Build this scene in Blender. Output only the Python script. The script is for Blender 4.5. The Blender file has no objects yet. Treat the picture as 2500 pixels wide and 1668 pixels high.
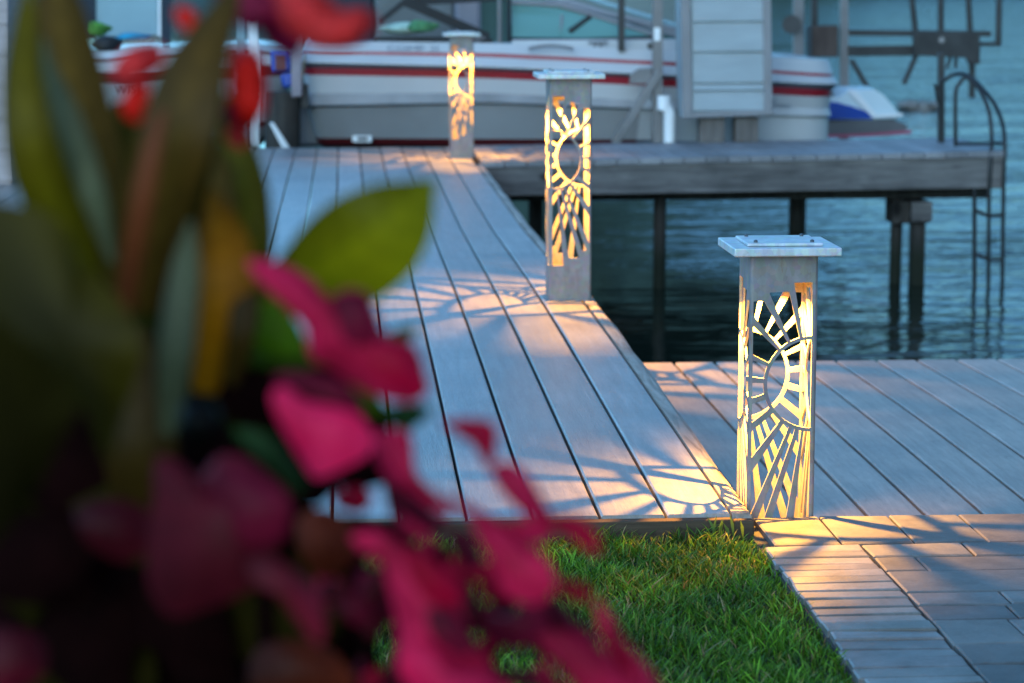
import bpy, bmesh, math, random
import numpy as np
from mathutils import Vector, Matrix
from mathutils.geometry import tessellate_polygon
random.seed(7); np.random.seed(7)
S = bpy.context.scene
C = S.collection
R = math.radians

# ------------------------------------------------------------------ camera
F = 5903.0; CX, CY = 1250.0, 834.0; H = 1.14
PITCH = math.atan(884 / F); YAW = math.atan(418 * math.cos(PITCH) / F)
cam = bpy.data.cameras.new('camera'); camo = bpy.data.objects.new('camera', cam); C.objects.link(camo)
camo.location = (0, 0, H); camo.rotation_euler = (math.pi / 2 - PITCH, 0, -YAW)
cam.sensor_width = 36; cam.lens = 85.0; cam.clip_start = 0.05; cam.clip_end = 5000
cam.dof.use_dof = True; cam.dof.focus_distance = 5.3; cam.dof.aperture_fstop = 5.0; cam.dof.aperture_blades = 0
S.camera = camo
ROT = Matrix.Rotation(-YAW, 3, 'Z') @ Matrix.Rotation(math.pi / 2 - PITCH, 3, 'X')
O = Vector((0, 0, H))
CR, CU, CF = ROT @ Vector((1, 0, 0)), ROT @ Vector((0, 1, 0)), ROT @ Vector((0, 0, -1))

def ray(x, y): return ROT @ Vector(((x - CX) / F, -(y - CY) / F, -1))
def at_z(x, y, z=0.0):
    d = ray(x, y); return O + d * ((z - H) / d.z)
def at_y(x, y, Y):
    d = ray(x, y); return O + d * (Y / d.y)
def at_d(x, y, dd): return O + ray(x, y) * dd

# ------------------------------------------------------------------ materials
MATS = {}
def new_mat(name):
    m = bpy.data.materials.new(name); m.use_nodes = True
    nt = m.node_tree; b = nt.nodes['Principled BSDF']
    MATS[name] = m
    return m, nt, b
def N(nt, t, **kw):
    n = nt.nodes.new(t)
    for k, v in kw.items():
        if k in n.inputs: n.inputs[k].default_value = v
        else: setattr(n, k, v)
    return n
def ramp(nt, fac, stops):
    r = nt.nodes.new('ShaderNodeValToRGB')
    el = r.color_ramp.elements
    while len(el) < len(stops): el.new(0.5)
    for e, (p, c) in zip(el, stops):
        e.position = p; e.color = (*c, 1) if len(c) == 3 else c
    nt.links.new(fac, r.inputs[0]); return r
def mapped(nt, scale=(1, 1, 1), coord='Object', rot=(0, 0, 0)):
    tc = nt.nodes.new('ShaderNodeTexCoord'); mp = nt.nodes.new('ShaderNodeMapping')
    mp.inputs['Scale'].default_value = scale; mp.inputs['Rotation'].default_value = rot
    nt.links.new(tc.outputs[coord], mp.inputs[0]); return mp.outputs[0]
def noise(nt, vec, scale, detail=4, rough=0.55, dist=0.0):
    n = nt.nodes.new('ShaderNodeTexNoise'); n.inputs['Scale'].default_value = scale
    n.inputs['Detail'].default_value = detail; n.inputs['Roughness'].default_value = rough
    n.inputs['Distortion'].default_value = dist
    nt.links.new(vec, n.inputs['Vector']); return n.outputs['Fac']
def mix(nt, fac, a, b, mode='MIX'):
    n = nt.nodes.new('ShaderNodeMix'); n.data_type = 'RGBA'; n.blend_type = mode
    for s, v in ((0, fac), (6, a), (7, b)):
        if hasattr(v, 'is_linked'): nt.links.new(v, n.inputs[s])
        elif isinstance(v, (int, float)): n.inputs[s].default_value = v
        else: n.inputs[s].default_value = (*v, 1)
    return n.outputs[2]
def bump(nt, b, height, strength=0.3, dist=0.01):
    n = nt.nodes.new('ShaderNodeBump'); n.inputs['Strength'].default_value = strength
    n.inputs['Distance'].default_value = dist
    nt.links.new(height, n.inputs['Height']); nt.links.new(n.outputs[0], b.inputs['Normal'])

def simple(name, col, rough=0.5, metal=0.0, var=0.25, scale=8.0, stretch=(1, 1, 1), bmp=0.0, spec=0.5, dirt=None):
    m, nt, b = new_mat(name)
    v = mapped(nt, stretch); f = noise(nt, v, scale)
    lo = tuple(c * (1 - var) for c in col); hi = tuple(min(1, c * (1 + var)) for c in col)
    r = ramp(nt, f, [(0.3, lo), (0.7, hi)])
    out = r.outputs[0]
    if dirt:
        f2 = noise(nt, v, scale * 0.35, 6, 0.7)
        r2 = ramp(nt, f2, [(0.52, (0, 0, 0)), (0.72, (1, 1, 1))])
        out = mix(nt, r2.outputs[0], out, dirt)
    nt.links.new(out, b.inputs['Base Color'])
    b.inputs['Roughness'].default_value = rough; b.inputs['Metallic'].default_value = metal
    b.inputs['Specular IOR Level'].default_value = spec
    if bmp: bump(nt, b, f, bmp)
    return m

def board_mat(name, lo, hi, tint, rough=0.45, axis='Y', emboss=0.35, spec=0.5):
    m, nt, b = new_mat(name)
    st = {'Y': (9, 0.55, 9), 'X': (0.55, 9, 9)}[axis]
    v = mapped(nt, st)
    f = noise(nt, v, 6.0, 6, 0.6, 0.4)
    v2 = mapped(nt, (1, 1, 1)); f2 = noise(nt, v2, 2.2, 5, 0.6)
    f3 = noise(nt, mapped(nt, {'Y': (140, 12, 60), 'X': (12, 140, 60)}[axis]), 2.0, 3, 0.6)
    r = ramp(nt, f, [(0.25, lo), (0.75, hi)])
    r2 = ramp(nt, f2, [(0.35, (0.62, 0.62, 0.64)), (0.65, (1.0, 1.0, 1.0))])
    c1 = mix(nt, 1.0, r.outputs[0], r2.outputs[0], 'MULTIPLY')
    at = nt.nodes.new('ShaderNodeAttribute'); at.attribute_name = 'tone'
    c2 = mix(nt, 1.0, c1, at.outputs['Color'], 'MULTIPLY')
    c3 = mix(nt, 0.35, c2, ramp(nt, f3, [(0.3, (0.45,) * 3), (0.7, (1.1,) * 3)]).outputs[0], 'MULTIPLY')
    c4 = mix(nt, 1.0, c3, tint, 'MULTIPLY')
    f5 = noise(nt, mapped(nt, (1.0, 0.5, 1.0)), 14.0, 6, 0.7)
    c5 = mix(nt, ramp(nt, f5, [(0.62, (0, 0, 0)), (0.74, (0.55,) * 3)]).outputs[0], c4, (0.10, 0.095, 0.085))
    nt.links.new(c5, b.inputs['Base Color'])
    rr = nt.nodes.new('ShaderNodeMapRange'); rr.inputs[3].default_value = rough - 0.1; rr.inputs[4].default_value = rough + 0.15
    nt.links.new(f2, rr.inputs[0]); nt.links.new(rr.outputs[0], b.inputs['Roughness'])
    b.inputs['Specular IOR Level'].default_value = spec
    mixh = nt.nodes.new('ShaderNodeMath'); mixh.operation = 'ADD'
    nt.links.new(f3, mixh.inputs[0]); nt.links.new(f, mixh.inputs[1])
    bump(nt, b, mixh.outputs[0], emboss, 0.004)
    return m

M_deck = board_mat('composite_deck', (0.25, 0.245, 0.24), (0.41, 0.40, 0.39), (1, 1, 1), 0.36, 'Y', 0.30, 0.8)
M_lower = board_mat('lower_deck_boards', (0.31, 0.285, 0.26), (0.49, 0.455, 0.42), (1, 0.98, 0.96), 0.42, 'Y', 0.35, 0.45)
M_dock = board_mat('dock_boards', (0.20, 0.20, 0.21), (0.34, 0.34, 0.35), (1, 1, 1), 0.5, 'Y', 0.3)

def wood(name, lo, hi, axis='X', scale=5.0, rough=0.75, bmp=0.5, knots=True):
    m, nt, b = new_mat(name)
    st = {'X': (0.5, 7, 7), 'Y': (7, 0.5, 7), 'Z': (7, 7, 0.5)}[axis]
    v = mapped(nt, st); f = noise(nt, v, scale, 7, 0.65, 0.8)
    r = ramp(nt, f, [(0.28, lo), (0.5, tuple((a + c) / 2 for a, c in zip(lo, hi))), (0.72, hi)])
    out = r.outputs[0]
    f2 = noise(nt, mapped(nt, (1, 1, 1)), 3.0, 4)
    out = mix(nt, 0.6, out, ramp(nt, f2, [(0.3, (0.5,) * 3), (0.7, (1.1,) * 3)]).outputs[0], 'MULTIPLY')
    if knots:
        vo = nt.nodes.new('ShaderNodeTexVoronoi'); vo.inputs['Scale'].default_value = 3.2
        nt.links.new(mapped(nt, {'X': (0.6, 1, 1.3), 'Y': (1, 0.6, 1.3), 'Z': (1, 1, 0.6)}[axis]), vo.inputs['Vector'])
        k = ramp(nt, vo.outputs['Distance'], [(0.08, (1, 1, 1)), (0.15, (0, 0, 0))])
        out = mix(nt, k.outputs[0], out, tuple(c * 0.3 for c in lo))
    nt.links.new(out, b.inputs['Base Color']); b.inputs['Roughness'].default_value = rough
    b.inputs['Specular IOR Level'].default_value = 0.25
    bump(nt, b, f, bmp, 0.004)
    return m
M_rim = wood('weathered_rim', (0.17, 0.15, 0.13), (0.55, 0.50, 0.45), 'Y', 6, 0.7)
M_fascia = wood('brown_fascia', (0.035, 0.024, 0.016), (0.10, 0.07, 0.045), 'X', 6, 0.75)
M_beam = wood('grey_beam', (0.065, 0.062, 0.062), (0.20, 0.19, 0.185), 'X', 3, 0.8, 0.8)
M_pile = wood('dark_pile', (0.02, 0.018, 0.017), (0.075, 0.068, 0.06), 'Z', 4, 0.8)
nt = M_pile.node_tree; b = nt.nodes['Principled BSDF']; lk = b.inputs['Base Color'].links[0]; src = lk.from_socket
gp = nt.nodes.new('ShaderNodeNewGeometry'); sx = nt.nodes.new('ShaderNodeSeparateXYZ'); nt.links.new(gp.outputs['Position'], sx.inputs[0])
mr = nt.nodes.new('ShaderNodeMapRange'); mr.inputs[1].default_value = -.52; mr.inputs[2].default_value = -.68; nt.links.new(sx.outputs[2], mr.inputs[0])
nt.links.new(mix(nt, mr.outputs[0], src, (0.012, 0.016, 0.009)), b.inputs['Base Color'])
M_greypost = wood('grey_timber_post', (0.10, 0.09, 0.085), (0.20, 0.18, 0.17), 'Z', 4, 0.8)
M_brownbox = wood('brown_box_wood', (0.05, 0.035, 0.03), (0.11, 0.08, 0.07), 'Z', 4, 0.8)

def galv(name, base, rough=0.45, metal=0.55, rust=True):
    m, nt, b = new_mat(name)
    v = mapped(nt, (1, 1, 0.35)); f = noise(nt, v, 22, 6, 0.65)
    vo = nt.nodes.new('ShaderNodeTexVoronoi'); vo.inputs['Scale'].default_value = 70; nt.links.new(mapped(nt), vo.inputs['Vector'])
    c = ramp(nt, f, [(0.3, tuple(x * 0.72 for x in base)), (0.7, tuple(x * 1.2 for x in base))]).outputs[0]
    c = mix(nt, 0.12, c, vo.outputs['Color'], 'OVERLAY')
    if rust:
        f2 = noise(nt, mapped(nt, (1, 1, 0.22)), 26, 8, 0.75)
        c = mix(nt, ramp(nt, f2, [(0.58, (0, 0, 0)), (0.70, (0.75,) * 3)]).outputs[0], c, (0.20, 0.115, 0.06))
    nt.links.new(c, b.inputs['Base Color'])
    b.inputs['Metallic'].default_value = metal
    rr = nt.nodes.new('ShaderNodeMapRange'); rr.inputs[3].default_value = rough - 0.12; rr.inputs[4].default_value = rough + 0.15
    nt.links.new(f, rr.inputs[0]); nt.links.new(rr.outputs[0], b.inputs['Roughness'])
    bump(nt, b, f, 0.15, 0.002)
    return m
M_post = galv('galvanised_post', (0.215, 0.205, 0.21), 0.55, 0.25)
M_inner = galv('glow_tinted_inner_steel', (0.46, 0.40, 0.28), 0.6, 0.1)  # inside walls coloured paler and warmer to strengthen the lamp glow
M_cap = galv('galvanised_cap', (0.54, 0.59, 0.62), 0.36, 0.35, False)
M_screw = simple('screw_steel', (0.12, 0.13, 0.15), 0.4, 0.8)
M_led = simple('lamp_housing', (0.55, 0.52, 0.45), 0.5)
M_steel = simple('dark_lift_steel', (0.030, 0.030, 0.031), 0.55, 0.2, 0.35, 6)
M_galvpole = simple('grey_lift_steel', (0.17, 0.165, 0.17), 0.5, 0.35, 0.2, 5)
M_tube = simple('dark_ladder_tube', (0.022, 0.023, 0.025), 0.4, 0.5, 0.3, 6)
M_white = simple('white_gelcoat', (0.46, 0.47, 0.49), 0.22, 0, 0.06, 2)
M_lowhull = simple('grey_lower_hull', (0.26, 0.27, 0.285), 0.35, 0, 0.12, 2)
M_bunk = simple('grey_bunk_band', (0.24, 0.245, 0.26), 0.6, 0, 0.25, 3)
M_red = simple('red_gelcoat', (0.27, 0.012, 0.022), 0.25, 0, 0.12, 3)
M_darkred = simple('dark_red_bottom', (0.10, 0.008, 0.012), 0.5, 0, 0.2, 3)
M_bottom = simple('dark_bottom_paint', (0.012, 0.010, 0.012), 0.7, 0, 0.3, 3)
M_shadestripe = simple('blue_grey_shade_and_stripe', (0.12, 0.15, 0.19), 0.45, 0, 0.2, 3)  # stripe grey that also paints the shadows below rail and step
M_black = simple('black_canvas', (0.008, 0.009, 0.011), 0.7, 0, 0.4, 6)
M_seat = simple('grey_seat_vinyl', (0.10, 0.115, 0.12), 0.5, 0, 0.25, 3)
M_seat2 = simple('mauve_grey_vinyl', (0.20, 0.19, 0.22), 0.5, 0, 0.15, 3)
M_mauve = simple('mauve_grey_paint', (0.24, 0.21, 0.24), 0.6, 0, 0.15, 5)
M_green = simple('green_towel', (0.06, 0.20, 0.09), 0.9, 0, 0.4, 14, bmp=0.4)
M_lime = simple('lime_towel', (0.08, 0.26, 0.04), 0.9, 0, 0.4, 14, bmp=0.4)
M_pale = simple('pale_green_towel', (0.30, 0.42, 0.36), 0.9, 0, 0.3, 10, bmp=0.4)
M_teal = simple('teal_towel', (0.02, 0.24, 0.38), 0.9, 0, 0.4, 12, bmp=0.4)
M_pvc = simple('white_pvc', (0.72, 0.75, 0.78), 0.35, 0, 0.08, 4)
M_slat = simple('white_slats', (0.27, 0.32, 0.35), 0.5, 0, 0.10, 4, (0.6, 3, 3))
M_panelframe = simple('grey_white_frame', (0.20, 0.20, 0.215), 0.5, 0, 0.12, 4)
M_blue = simple('blue_plastic', (0.006, 0.05, 0.33), 0.25, 0, 0.15, 3)
M_skiwhite = simple('jet_ski_white', (0.55, 0.66, 0.72), 0.25, 0, 0.06, 3)
M_skigrey = simple('jet_ski_grey', (0.10, 0.10, 0.11), 0.4, 0, 0.2, 4)
M_pink = simple('pink_trim', (0.33, 0.06, 0.12), 0.4, 0, 0.15, 4)
M_ltblue = simple('pale_blue_canvas', (0.22, 0.34, 0.38), 0.7, 0, 0.10, 2)
M_haze = simple('hazy_vinyl_window', (0.13, 0.17, 0.16), 0.4, 0, 0.25, 1.5)
M_navy = simple('navy_canvas', (0.012, 0.022, 0.035), 0.8, 0, 0.3, 3)
M_letter = simple('grey_lettering', (0.17, 0.20, 0.25), 0.5)
M_darkletter = simple('dark_lettering', (0.05, 0.02, 0.03), 0.5)
M_rope = simple('tan_rope', (0.38, 0.29, 0.17), 0.9, 0, 0.3, 30)
M_sand = simple('paver_joint_sand', (0.035, 0.034, 0.034), 0.95, 0, 0.4, 30)
M_soil = simple('dark_soil', (0.022, 0.018, 0.013), 0.95, 0, 0.4, 20)
M_lawn = simple('lawn_ground', (0.02, 0.035, 0.010), 0.95, 0, 0.5, 25)
M_stone = simple('shore_rock', (0.16, 0.15, 0.14), 0.9, 0, 0.4, 6, bmp=0.6)

def paver_mat(name, lo, hi, rough):
    m, nt, b = new_mat(name)
    f = noise(nt, mapped(nt), 11, 6, 0.65); f2 = noise(nt, mapped(nt), 160, 3, 0.7)
    c = ramp(nt, f, [(0.3, lo), (0.7, hi)]).outputs[0]
    at = nt.nodes.new('ShaderNodeAttribute'); at.attribute_name = 'tone'
    c = mix(nt, 1.0, c, at.outputs['Color'], 'MULTIPLY')
    c = mix(nt, 0.4, c, ramp(nt, f2, [(0.3, (0.6,) * 3), (0.7, (1.15,) * 3)]).outputs[0], 'MULTIPLY')
    f4 = noise(nt, mapped(nt), 4.5, 7, 0.72)
    c = mix(nt, 0.75, c, ramp(nt, f4, [(0.38, (0.55, 0.53, 0.50)), (0.55, (1.0,) * 3), (0.68, (1.12, 1.08, 1.02))]).outputs[0], 'MULTIPLY')
    nt.links.new(c, b.inputs['Base Color'])
    b.inputs['Roughness'].default_value = rough; b.inputs['Specular IOR Level'].default_value = 0.55
    ad = nt.nodes.new('ShaderNodeMath'); ad.operation = 'MULTIPLY_ADD'; ad.inputs[1].default_value = 0.5
    nt.links.new(f2, ad.inputs[0]); nt.links.new(f, ad.inputs[2])
    bump(nt, b, ad.outputs[0], 0.45, 0.004)
    return m
M_paver = paver_mat('smooth_pavers', (0.105, 0.108, 0.108), (0.175, 0.178, 0.178), 0.55)
M_brick = paver_mat('rough_edge_bricks', (0.15, 0.145, 0.14), (0.27, 0.26, 0.25), 0.42)

def leafmat(name, col, col2=None, trans=0.3, rough=0.5, scale=6):
    m, nt, b = new_mat(name)
    col2 = col2 or tuple(c * 0.6 for c in col)
    at = nt.nodes.new('ShaderNodeAttribute'); at.attribute_name = 'across'
    f = noise(nt, mapped(nt), scale, 4)
    c = ramp(nt, f, [(0.3, col2), (0.7, col)]).outputs[0]
    c = mix(nt, 1.0, c, at.outputs['Color'], 'MULTIPLY')
    nt.links.new(c, b.inputs['Base Color'])
    b.inputs['Roughness'].default_value = rough; b.inputs['Specular IOR Level'].default_value = 0.12 if rough < .7 else 0.02
    tr = nt.nodes.new('ShaderNodeBsdfTranslucent'); nt.links.new(c, tr.inputs[0])
    ms = nt.nodes.new('ShaderNodeMixShader'); ms.inputs[0].default_value = trans
    nt.links.new(b.outputs[0], ms.inputs[1]); nt.links.new(tr.outputs[0], ms.inputs[2])
    nt.links.new(ms.outputs[0], nt.nodes['Material Output'].inputs[0])
    return m

m, nt, b = new_mat('grass_blades')
at = nt.nodes.new('ShaderNodeAttribute'); at.attribute_name = 'tone'
nt.links.new(at.outputs['Color'], b.inputs['Base Color'])
b.inputs['Roughness'].default_value = 0.5; b.inputs['Specular IOR Level'].default_value = 0.35
tr = nt.nodes.new('ShaderNodeBsdfTranslucent'); nt.links.new(at.outputs['Color'], tr.inputs[0])
ms = nt.nodes.new('ShaderNodeMixShader'); ms.inputs[0].default_value = 0.35
nt.links.new(b.outputs[0], ms.inputs[1]); nt.links.new(tr.outputs[0], ms.inputs[2])
nt.links.new(ms.outputs[0], nt.nodes['Material Output'].inputs[0])
M_grass = m

m, nt, b = new_mat('lake_water')
b.inputs['Base Color'].default_value = (0.010, 0.017, 0.012, 1); b.inputs['Roughness'].default_value = 0.03
b.inputs['IOR'].default_value = 1.33; b.inputs['Specular IOR Level'].default_value = 0.5
v1 = mapped(nt, (0.55, 1.5, 1)); w1 = noise(nt, v1, 1.25, 2, 0.45, 0.8)
v2 = mapped(nt, (0.8, 2.6, 1), rot=(0, 0, 0.2)); w2 = noise(nt, v2, 3.6, 2, 0.5, 0.4)
ad = nt.nodes.new('ShaderNodeMath'); ad.operation = 'MULTIPLY_ADD'; ad.inputs[1].default_value = 0.30
nt.links.new(w2, ad.inputs[0]); nt.links.new(w1, ad.inputs[2])
tcx = nt.nodes.new('ShaderNodeTexCoord'); sxx = nt.nodes.new('ShaderNodeSeparateXYZ'); nt.links.new(tcx.outputs['Object'], sxx.inputs[0])
amp = nt.nodes.new('ShaderNodeMapRange'); amp.inputs[1].default_value = 1.5; amp.inputs[2].default_value = 3.0; amp.inputs[3].default_value = 0.004; amp.inputs[4].default_value = 0.062
nt.links.new(sxx.outputs[0], amp.inputs[0])
bump(nt, b, ad.outputs[0], 1.0, 0.021)
wn = noise(nt, mapped(nt, (.10, .55, 1)), 1.0, 3, 0.6, 0.5); wr = ramp(nt, wn, [(.36, (.30,) * 3), (.64, (1.35,) * 3)])
wm = nt.nodes.new('ShaderNodeMath'); wm.operation = 'MULTIPLY'; nt.links.new(amp.outputs[0], wm.inputs[0]); nt.links.new(wr.outputs[0], wm.inputs[1])
nt.links.new(wm.outputs[0], b.inputs['Normal'].links[0].from_node.inputs['Distance'])
M_water = m

m, nt, b = new_mat('windshield_glass')
b.inputs['Base Color'].default_value = (0.16, 0.34, 0.31, 1); b.inputs['Roughness'].default_value = 0.08
b.inputs['Transmission Weight'].default_value = 0.35; b.inputs['IOR'].default_value = 1.3
M_glass = m

# ------------------------------------------------------------------ helpers
def tag(o, label=None, cat=None, group=None, kind=None):
    if label: o['label'] = label
    if cat: o['category'] = cat
    if group: o['group'] = group
    if kind: o['kind'] = kind
    return o
def thing(name, loc, label, cat, group=None, rotz=0):
    o = bpy.data.objects.new(name, None); C.objects.link(o); o.empty_display_size = 0.1
    o.location = loc; o.rotation_euler = (0, 0, rotz)
    return tag(o, label, cat, group)

def wloc(o):
    v = Vector((0, 0, 0))
    while o is not None:
        v += o.location; o = o.parent
    return v

class MB:
    def __init__(s): s.v = []; s.f = []; s.t = []   # t: tone per face
    def add(s, vs, fs, tone=(1, 1, 1)):
        n = len(s.v); s.v += [Vector(p) for p in vs]
        s.f += [tuple(i + n for i in f) for f in fs]; s.t += [tone] * len(fs); return s
    def box(s, lo, hi, tone=(1, 1, 1), bev=0.0):
        x0, y0, z0 = lo; x1, y1, z1 = hi
        if bev <= 0:
            vs = [(x0, y0, z0), (x1, y0, z0), (x1, y1, z0), (x0, y1, z0), (x0, y0, z1), (x1, y0, z1), (x1, y1, z1), (x0, y1, z1)]
            return s.add(vs, [(0, 3, 2, 1), (4, 5, 6, 7), (0, 1, 5, 4), (1, 2, 6, 5), (2, 3, 7, 6), (3, 0, 4, 7)], tone)
        bm = bmesh.new(); bmesh.ops.create_cube(bm, size=1)
        for w in bm.verts:
            w.co = Vector((x0 + (w.co.x + .5) * (x1 - x0), y0 + (w.co.y + .5) * (y1 - y0), z0 + (w.co.z + .5) * (z1 - z0)))
        bmesh.ops.bevel(bm, geom=bm.edges[:], offset=bev, segments=2, affect='EDGES', profile=0.5)
        bm.verts.index_update()
        s.add([w.co.copy() for w in bm.verts], [[w.index for w in f.verts] for f in bm.faces], tone); bm.free(); return s
    def tube(s, pts, r, seg=10, caps=True, tone=(1, 1, 1)):
        pts = [Vector(p) for p in pts]; rs = r if isinstance(r, (list, tuple)) else [r] * len(pts)
        vs = []; fs = []; up = Vector((0, 0, 1)); prev = None
        for i, p in enumerate(pts):
            d = (pts[min(i + 1, len(pts) - 1)] - pts[max(i - 1, 0)]).normalized()
            a = prev if prev is not None else (up if abs(d.z) < 0.9 else Vector((1, 0, 0)))
            a = (a - d * a.dot(d)).normalized(); prev = a; c = d.cross(a)
            for k in range(seg):
                th = 2 * math.pi * k / seg; vs.append(p + (a * math.cos(th) + c * math.sin(th)) * rs[i])
        for i in range(len(pts) - 1):
            for k in range(seg):
                fs.append((i * seg + k, i * seg + (k + 1) % seg, (i + 1) * seg + (k + 1) % seg, (i + 1) * seg + k))
        if caps:
            fs.append(tuple(range(seg - 1, -1, -1))); n = (len(pts) - 1) * seg; fs.append(tuple(range(n, n + seg)))
        return s.add(vs, fs, tone)
    def bar(s, a, b2, w, h, tone=(1, 1, 1)):           # rectangular bar, h along world-ish up
        a = Vector(a); b2 = Vector(b2); d = (b2 - a).normalized()
        up = Vector((0, 1, 0)) if abs(d.y) < 0.7 else Vector((0, 0, 1))
        q = d.cross(up).normalized() * (w / 2); r = d.cross(q).normalized() * (h / 2)
        vs = [a - q - r, a + q - r, a + q + r, a - q + r, b2 - q - r, b2 + q - r, b2 + q + r, b2 - q + r]
        return s.add(vs, [(0, 3, 2, 1), (4, 5, 6, 7), (0, 1, 5, 4), (1, 2, 6, 5), (2, 3, 7, 6), (3, 0, 4, 7)], tone)
    def prism(s, poly, off, tone=(1, 1, 1)):            # planar polygon extruded by a vector
        n = len(poly); off = Vector(off); a = [Vector(p) for p in poly]
        return s.add(a + [p + off for p in a], [tuple(range(n - 1, -1, -1)), tuple(range(n, 2 * n))] +
                     [(i, (i + 1) % n, n + (i + 1) % n, n + i) for i in range(n)], tone)
    def blob(s, c, rx, ry, rz, seed=0, amp=0.15, sub=2, tone=(1, 1, 1)):
        bm = bmesh.new(); bmesh.ops.create_icosphere(bm, subdivisions=sub, radius=1); rr = random.Random(seed)
        ph = [rr.uniform(0, 6) for _ in range(6)]
        for w in bm.verts:
            k = 1 + amp * (math.sin(3 * w.co.x + ph[0]) + math.sin(4 * w.co.y + ph[1]) * .7 + math.sin(5 * w.co.z + 2 * w.co.x + ph[2]) * .6)
            w.co = Vector((w.co.x * rx * k, w.co.y * ry * k, w.co.z * rz * k)) + Vector(c)
        bm.verts.index_update()
        s.add([w.co.copy() for w in bm.verts], [[w.index for w in f.verts] for f in bm.faces], tone); bm.free(); return s
    def build(s, name, mat, parent=None, smooth=False, tone=False, bevel=0.0, attr='tone'):
        me = bpy.data.meshes.new(name); base = wloc(parent) if parent is not None else Vector((0, 0, 0))
        me.from_pydata([tuple(p - base) for p in s.v], [], s.f); me.materials.append(mat)
        if tone:
            a = me.color_attributes.new(attr, 'FLOAT_COLOR', 'CORNER')
            cols = np.ones((len(me.loops), 4), np.float32); k = 0
            for p, t in zip(me.polygons, s.t):
                n = p.loop_total; cols[k:k + n, :3] = t; k += n
            a.data.foreach_set('color', cols.ravel())
        if smooth:
            me.polygons.foreach_set('use_smooth', [True] * len(me.polygons))
            if hasattr(me, 'set_sharp_from_angle'): me.set_sharp_from_angle(angle=R(40))
        me.update()
        o = bpy.data.objects.new(name, me); C.objects.link(o)
        if parent is not None: o.parent = parent
        if bevel:
            mo = o.modifiers.new('bevel', 'BEVEL'); mo.width = bevel; mo.segments = 2; mo.limit_method = 'ANGLE'
        return o

def catmull(P, n):
    P = [np.array(p, float) for p in P]
    Q = [2 * P[0] - P[1]] + P + [2 * P[-1] - P[-2]]
    out = []; m = len(P) - 1
    for i in range(n + 1):
        t = i / n * m; k = min(int(t), m - 1); u = t - k
        a, b2, c, d = Q[k], Q[k + 1], Q[k + 2], Q[k + 3]
        out.append(0.5 * ((2 * b2) + (-a + c) * u + (2 * a - 5 * b2 + 4 * c - d) * u * u + (-a + 3 * b2 - 3 * c + d) * u ** 3))
    return out

# ------------------------------------------------------------------ world and light
w = bpy.data.worlds.new('World'); S.world = w; w.use_nodes = True
nt = w.node_tree; bg = nt.nodes['Background']
sky = nt.nodes.new('ShaderNodeTexSky'); sky.sky_type = 'NISHITA'; sky.sun_disc = False
SUN_EL, SUN_AZ = R(16), R(200)
sky.sun_elevation = SUN_EL; sky.sun_rotation = SUN_AZ; sky.air_density = 1.0; sky.dust_density = 0.3; sky.ozone_density = 3.0
tcw = nt.nodes.new('ShaderNodeTexCoord'); spx = nt.nodes.new('ShaderNodeSeparateXYZ'); nt.links.new(tcw.outputs['Generated'], spx.inputs[0])
mrw = ramp(nt, spx.outputs[2], [(0.0, (.33, .48, .63)), (0.16, (.54, .70, .84)), (0.42, (1.14, 1.12, 1.06))])
skc = mix(nt, 1.0, sky.outputs[0], (0.98, 1.42, 1.54), 'MULTIPLY')
mrx = nt.nodes.new('ShaderNodeMapRange'); mrx.inputs[1].default_value = -0.08; mrx.inputs[2].default_value = 0.22; mrx.inputs[3].default_value = 2.4; mrx.inputs[4].default_value = 0.85
nt.links.new(spx.outputs[0], mrx.inputs[0])
skc = mix(nt, 1.0, skc, mrx.outputs[0], 'MULTIPLY')
nt.links.new(mix(nt, 1.0, skc, mrw.outputs[0], 'MULTIPLY'), bg.inputs[0]); bg.inputs[1].default_value = 0.15
sl = bpy.data.lights.new('sun', 'SUN'); so = bpy.data.objects.new('sun', sl); C.objects.link(so)
sl.energy = 1.0; sl.angle = R(60); sl.color = (1.0, 0.86, 0.74)
# Nishita: rotation 0 puts the sun at +Y, turning clockwise seen from above
sd = Vector((math.sin(SUN_AZ) * math.cos(SUN_EL), math.cos(SUN_AZ) * math.cos(SUN_EL), math.sin(SUN_EL)))
sd = Vector((sd.x, sd.y, 0.36)).normalized()
so.rotation_euler = sd.to_track_quat('Z', 'Y').to_euler(); so.location = (0, -3, 6)

# ------------------------------------------------------------------ setting: water, far shore, ground
WZ = -0.87
MB().add([(-900, 4.0, WZ), (900, 4.0, WZ), (900, 1500, WZ), (-900, 1500, WZ)], [(0, 1, 2, 3)]).build('lake_water', M_water)['kind'] = 'structure'
fs = MB(); nx = 260
for j in range(3):
    for i in range(nx + 1):
        x = -900 + 1800 * i / nx
        x = -300 + 700 * i / nx
        k = math.exp(-abs((x - 33) / 36) ** 3.2) * (1 + .10 * math.sin(x * .31) + .06 * math.sin(x * .83 + 1))  # out-of-view hump, raised so the calm water reflects dark
        hgt = [0, 7 + 2 * math.sin(i * .7) + 1.5 * math.sin(i * 2.1) + k * (42 + 4 * math.sin(i * 1.3)), 9 + 2 * math.sin(i * .5 + 1) + k * (88 + 6 * math.sin(i * 1.7 + 2))][j]
        fs.v.append(Vector((x, 300 + 40 * j, WZ - .2 + max(0, hgt)))) 
for j in range(2):
    for i in range(nx):
        a = j * (nx + 1) + i; fs.f.append((a, a + 1, a + nx + 2, a + nx + 1)); fs.t.append((1, 1, 1))
M_shore = simple('far_shore_trees', (0.030, 0.06, 0.05), 0.9, 0, 0.6, 0.12)
fs.build('far_shore_reflection_hills', M_shore)['kind'] = 'structure'
YN = at_z(1838, 1253, 0).y                         # near end of the raised deck
PZ = -0.030                                        # pavement level
YP = at_z(2170, 1258, PZ).y                        # back edge of the pavement
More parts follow.
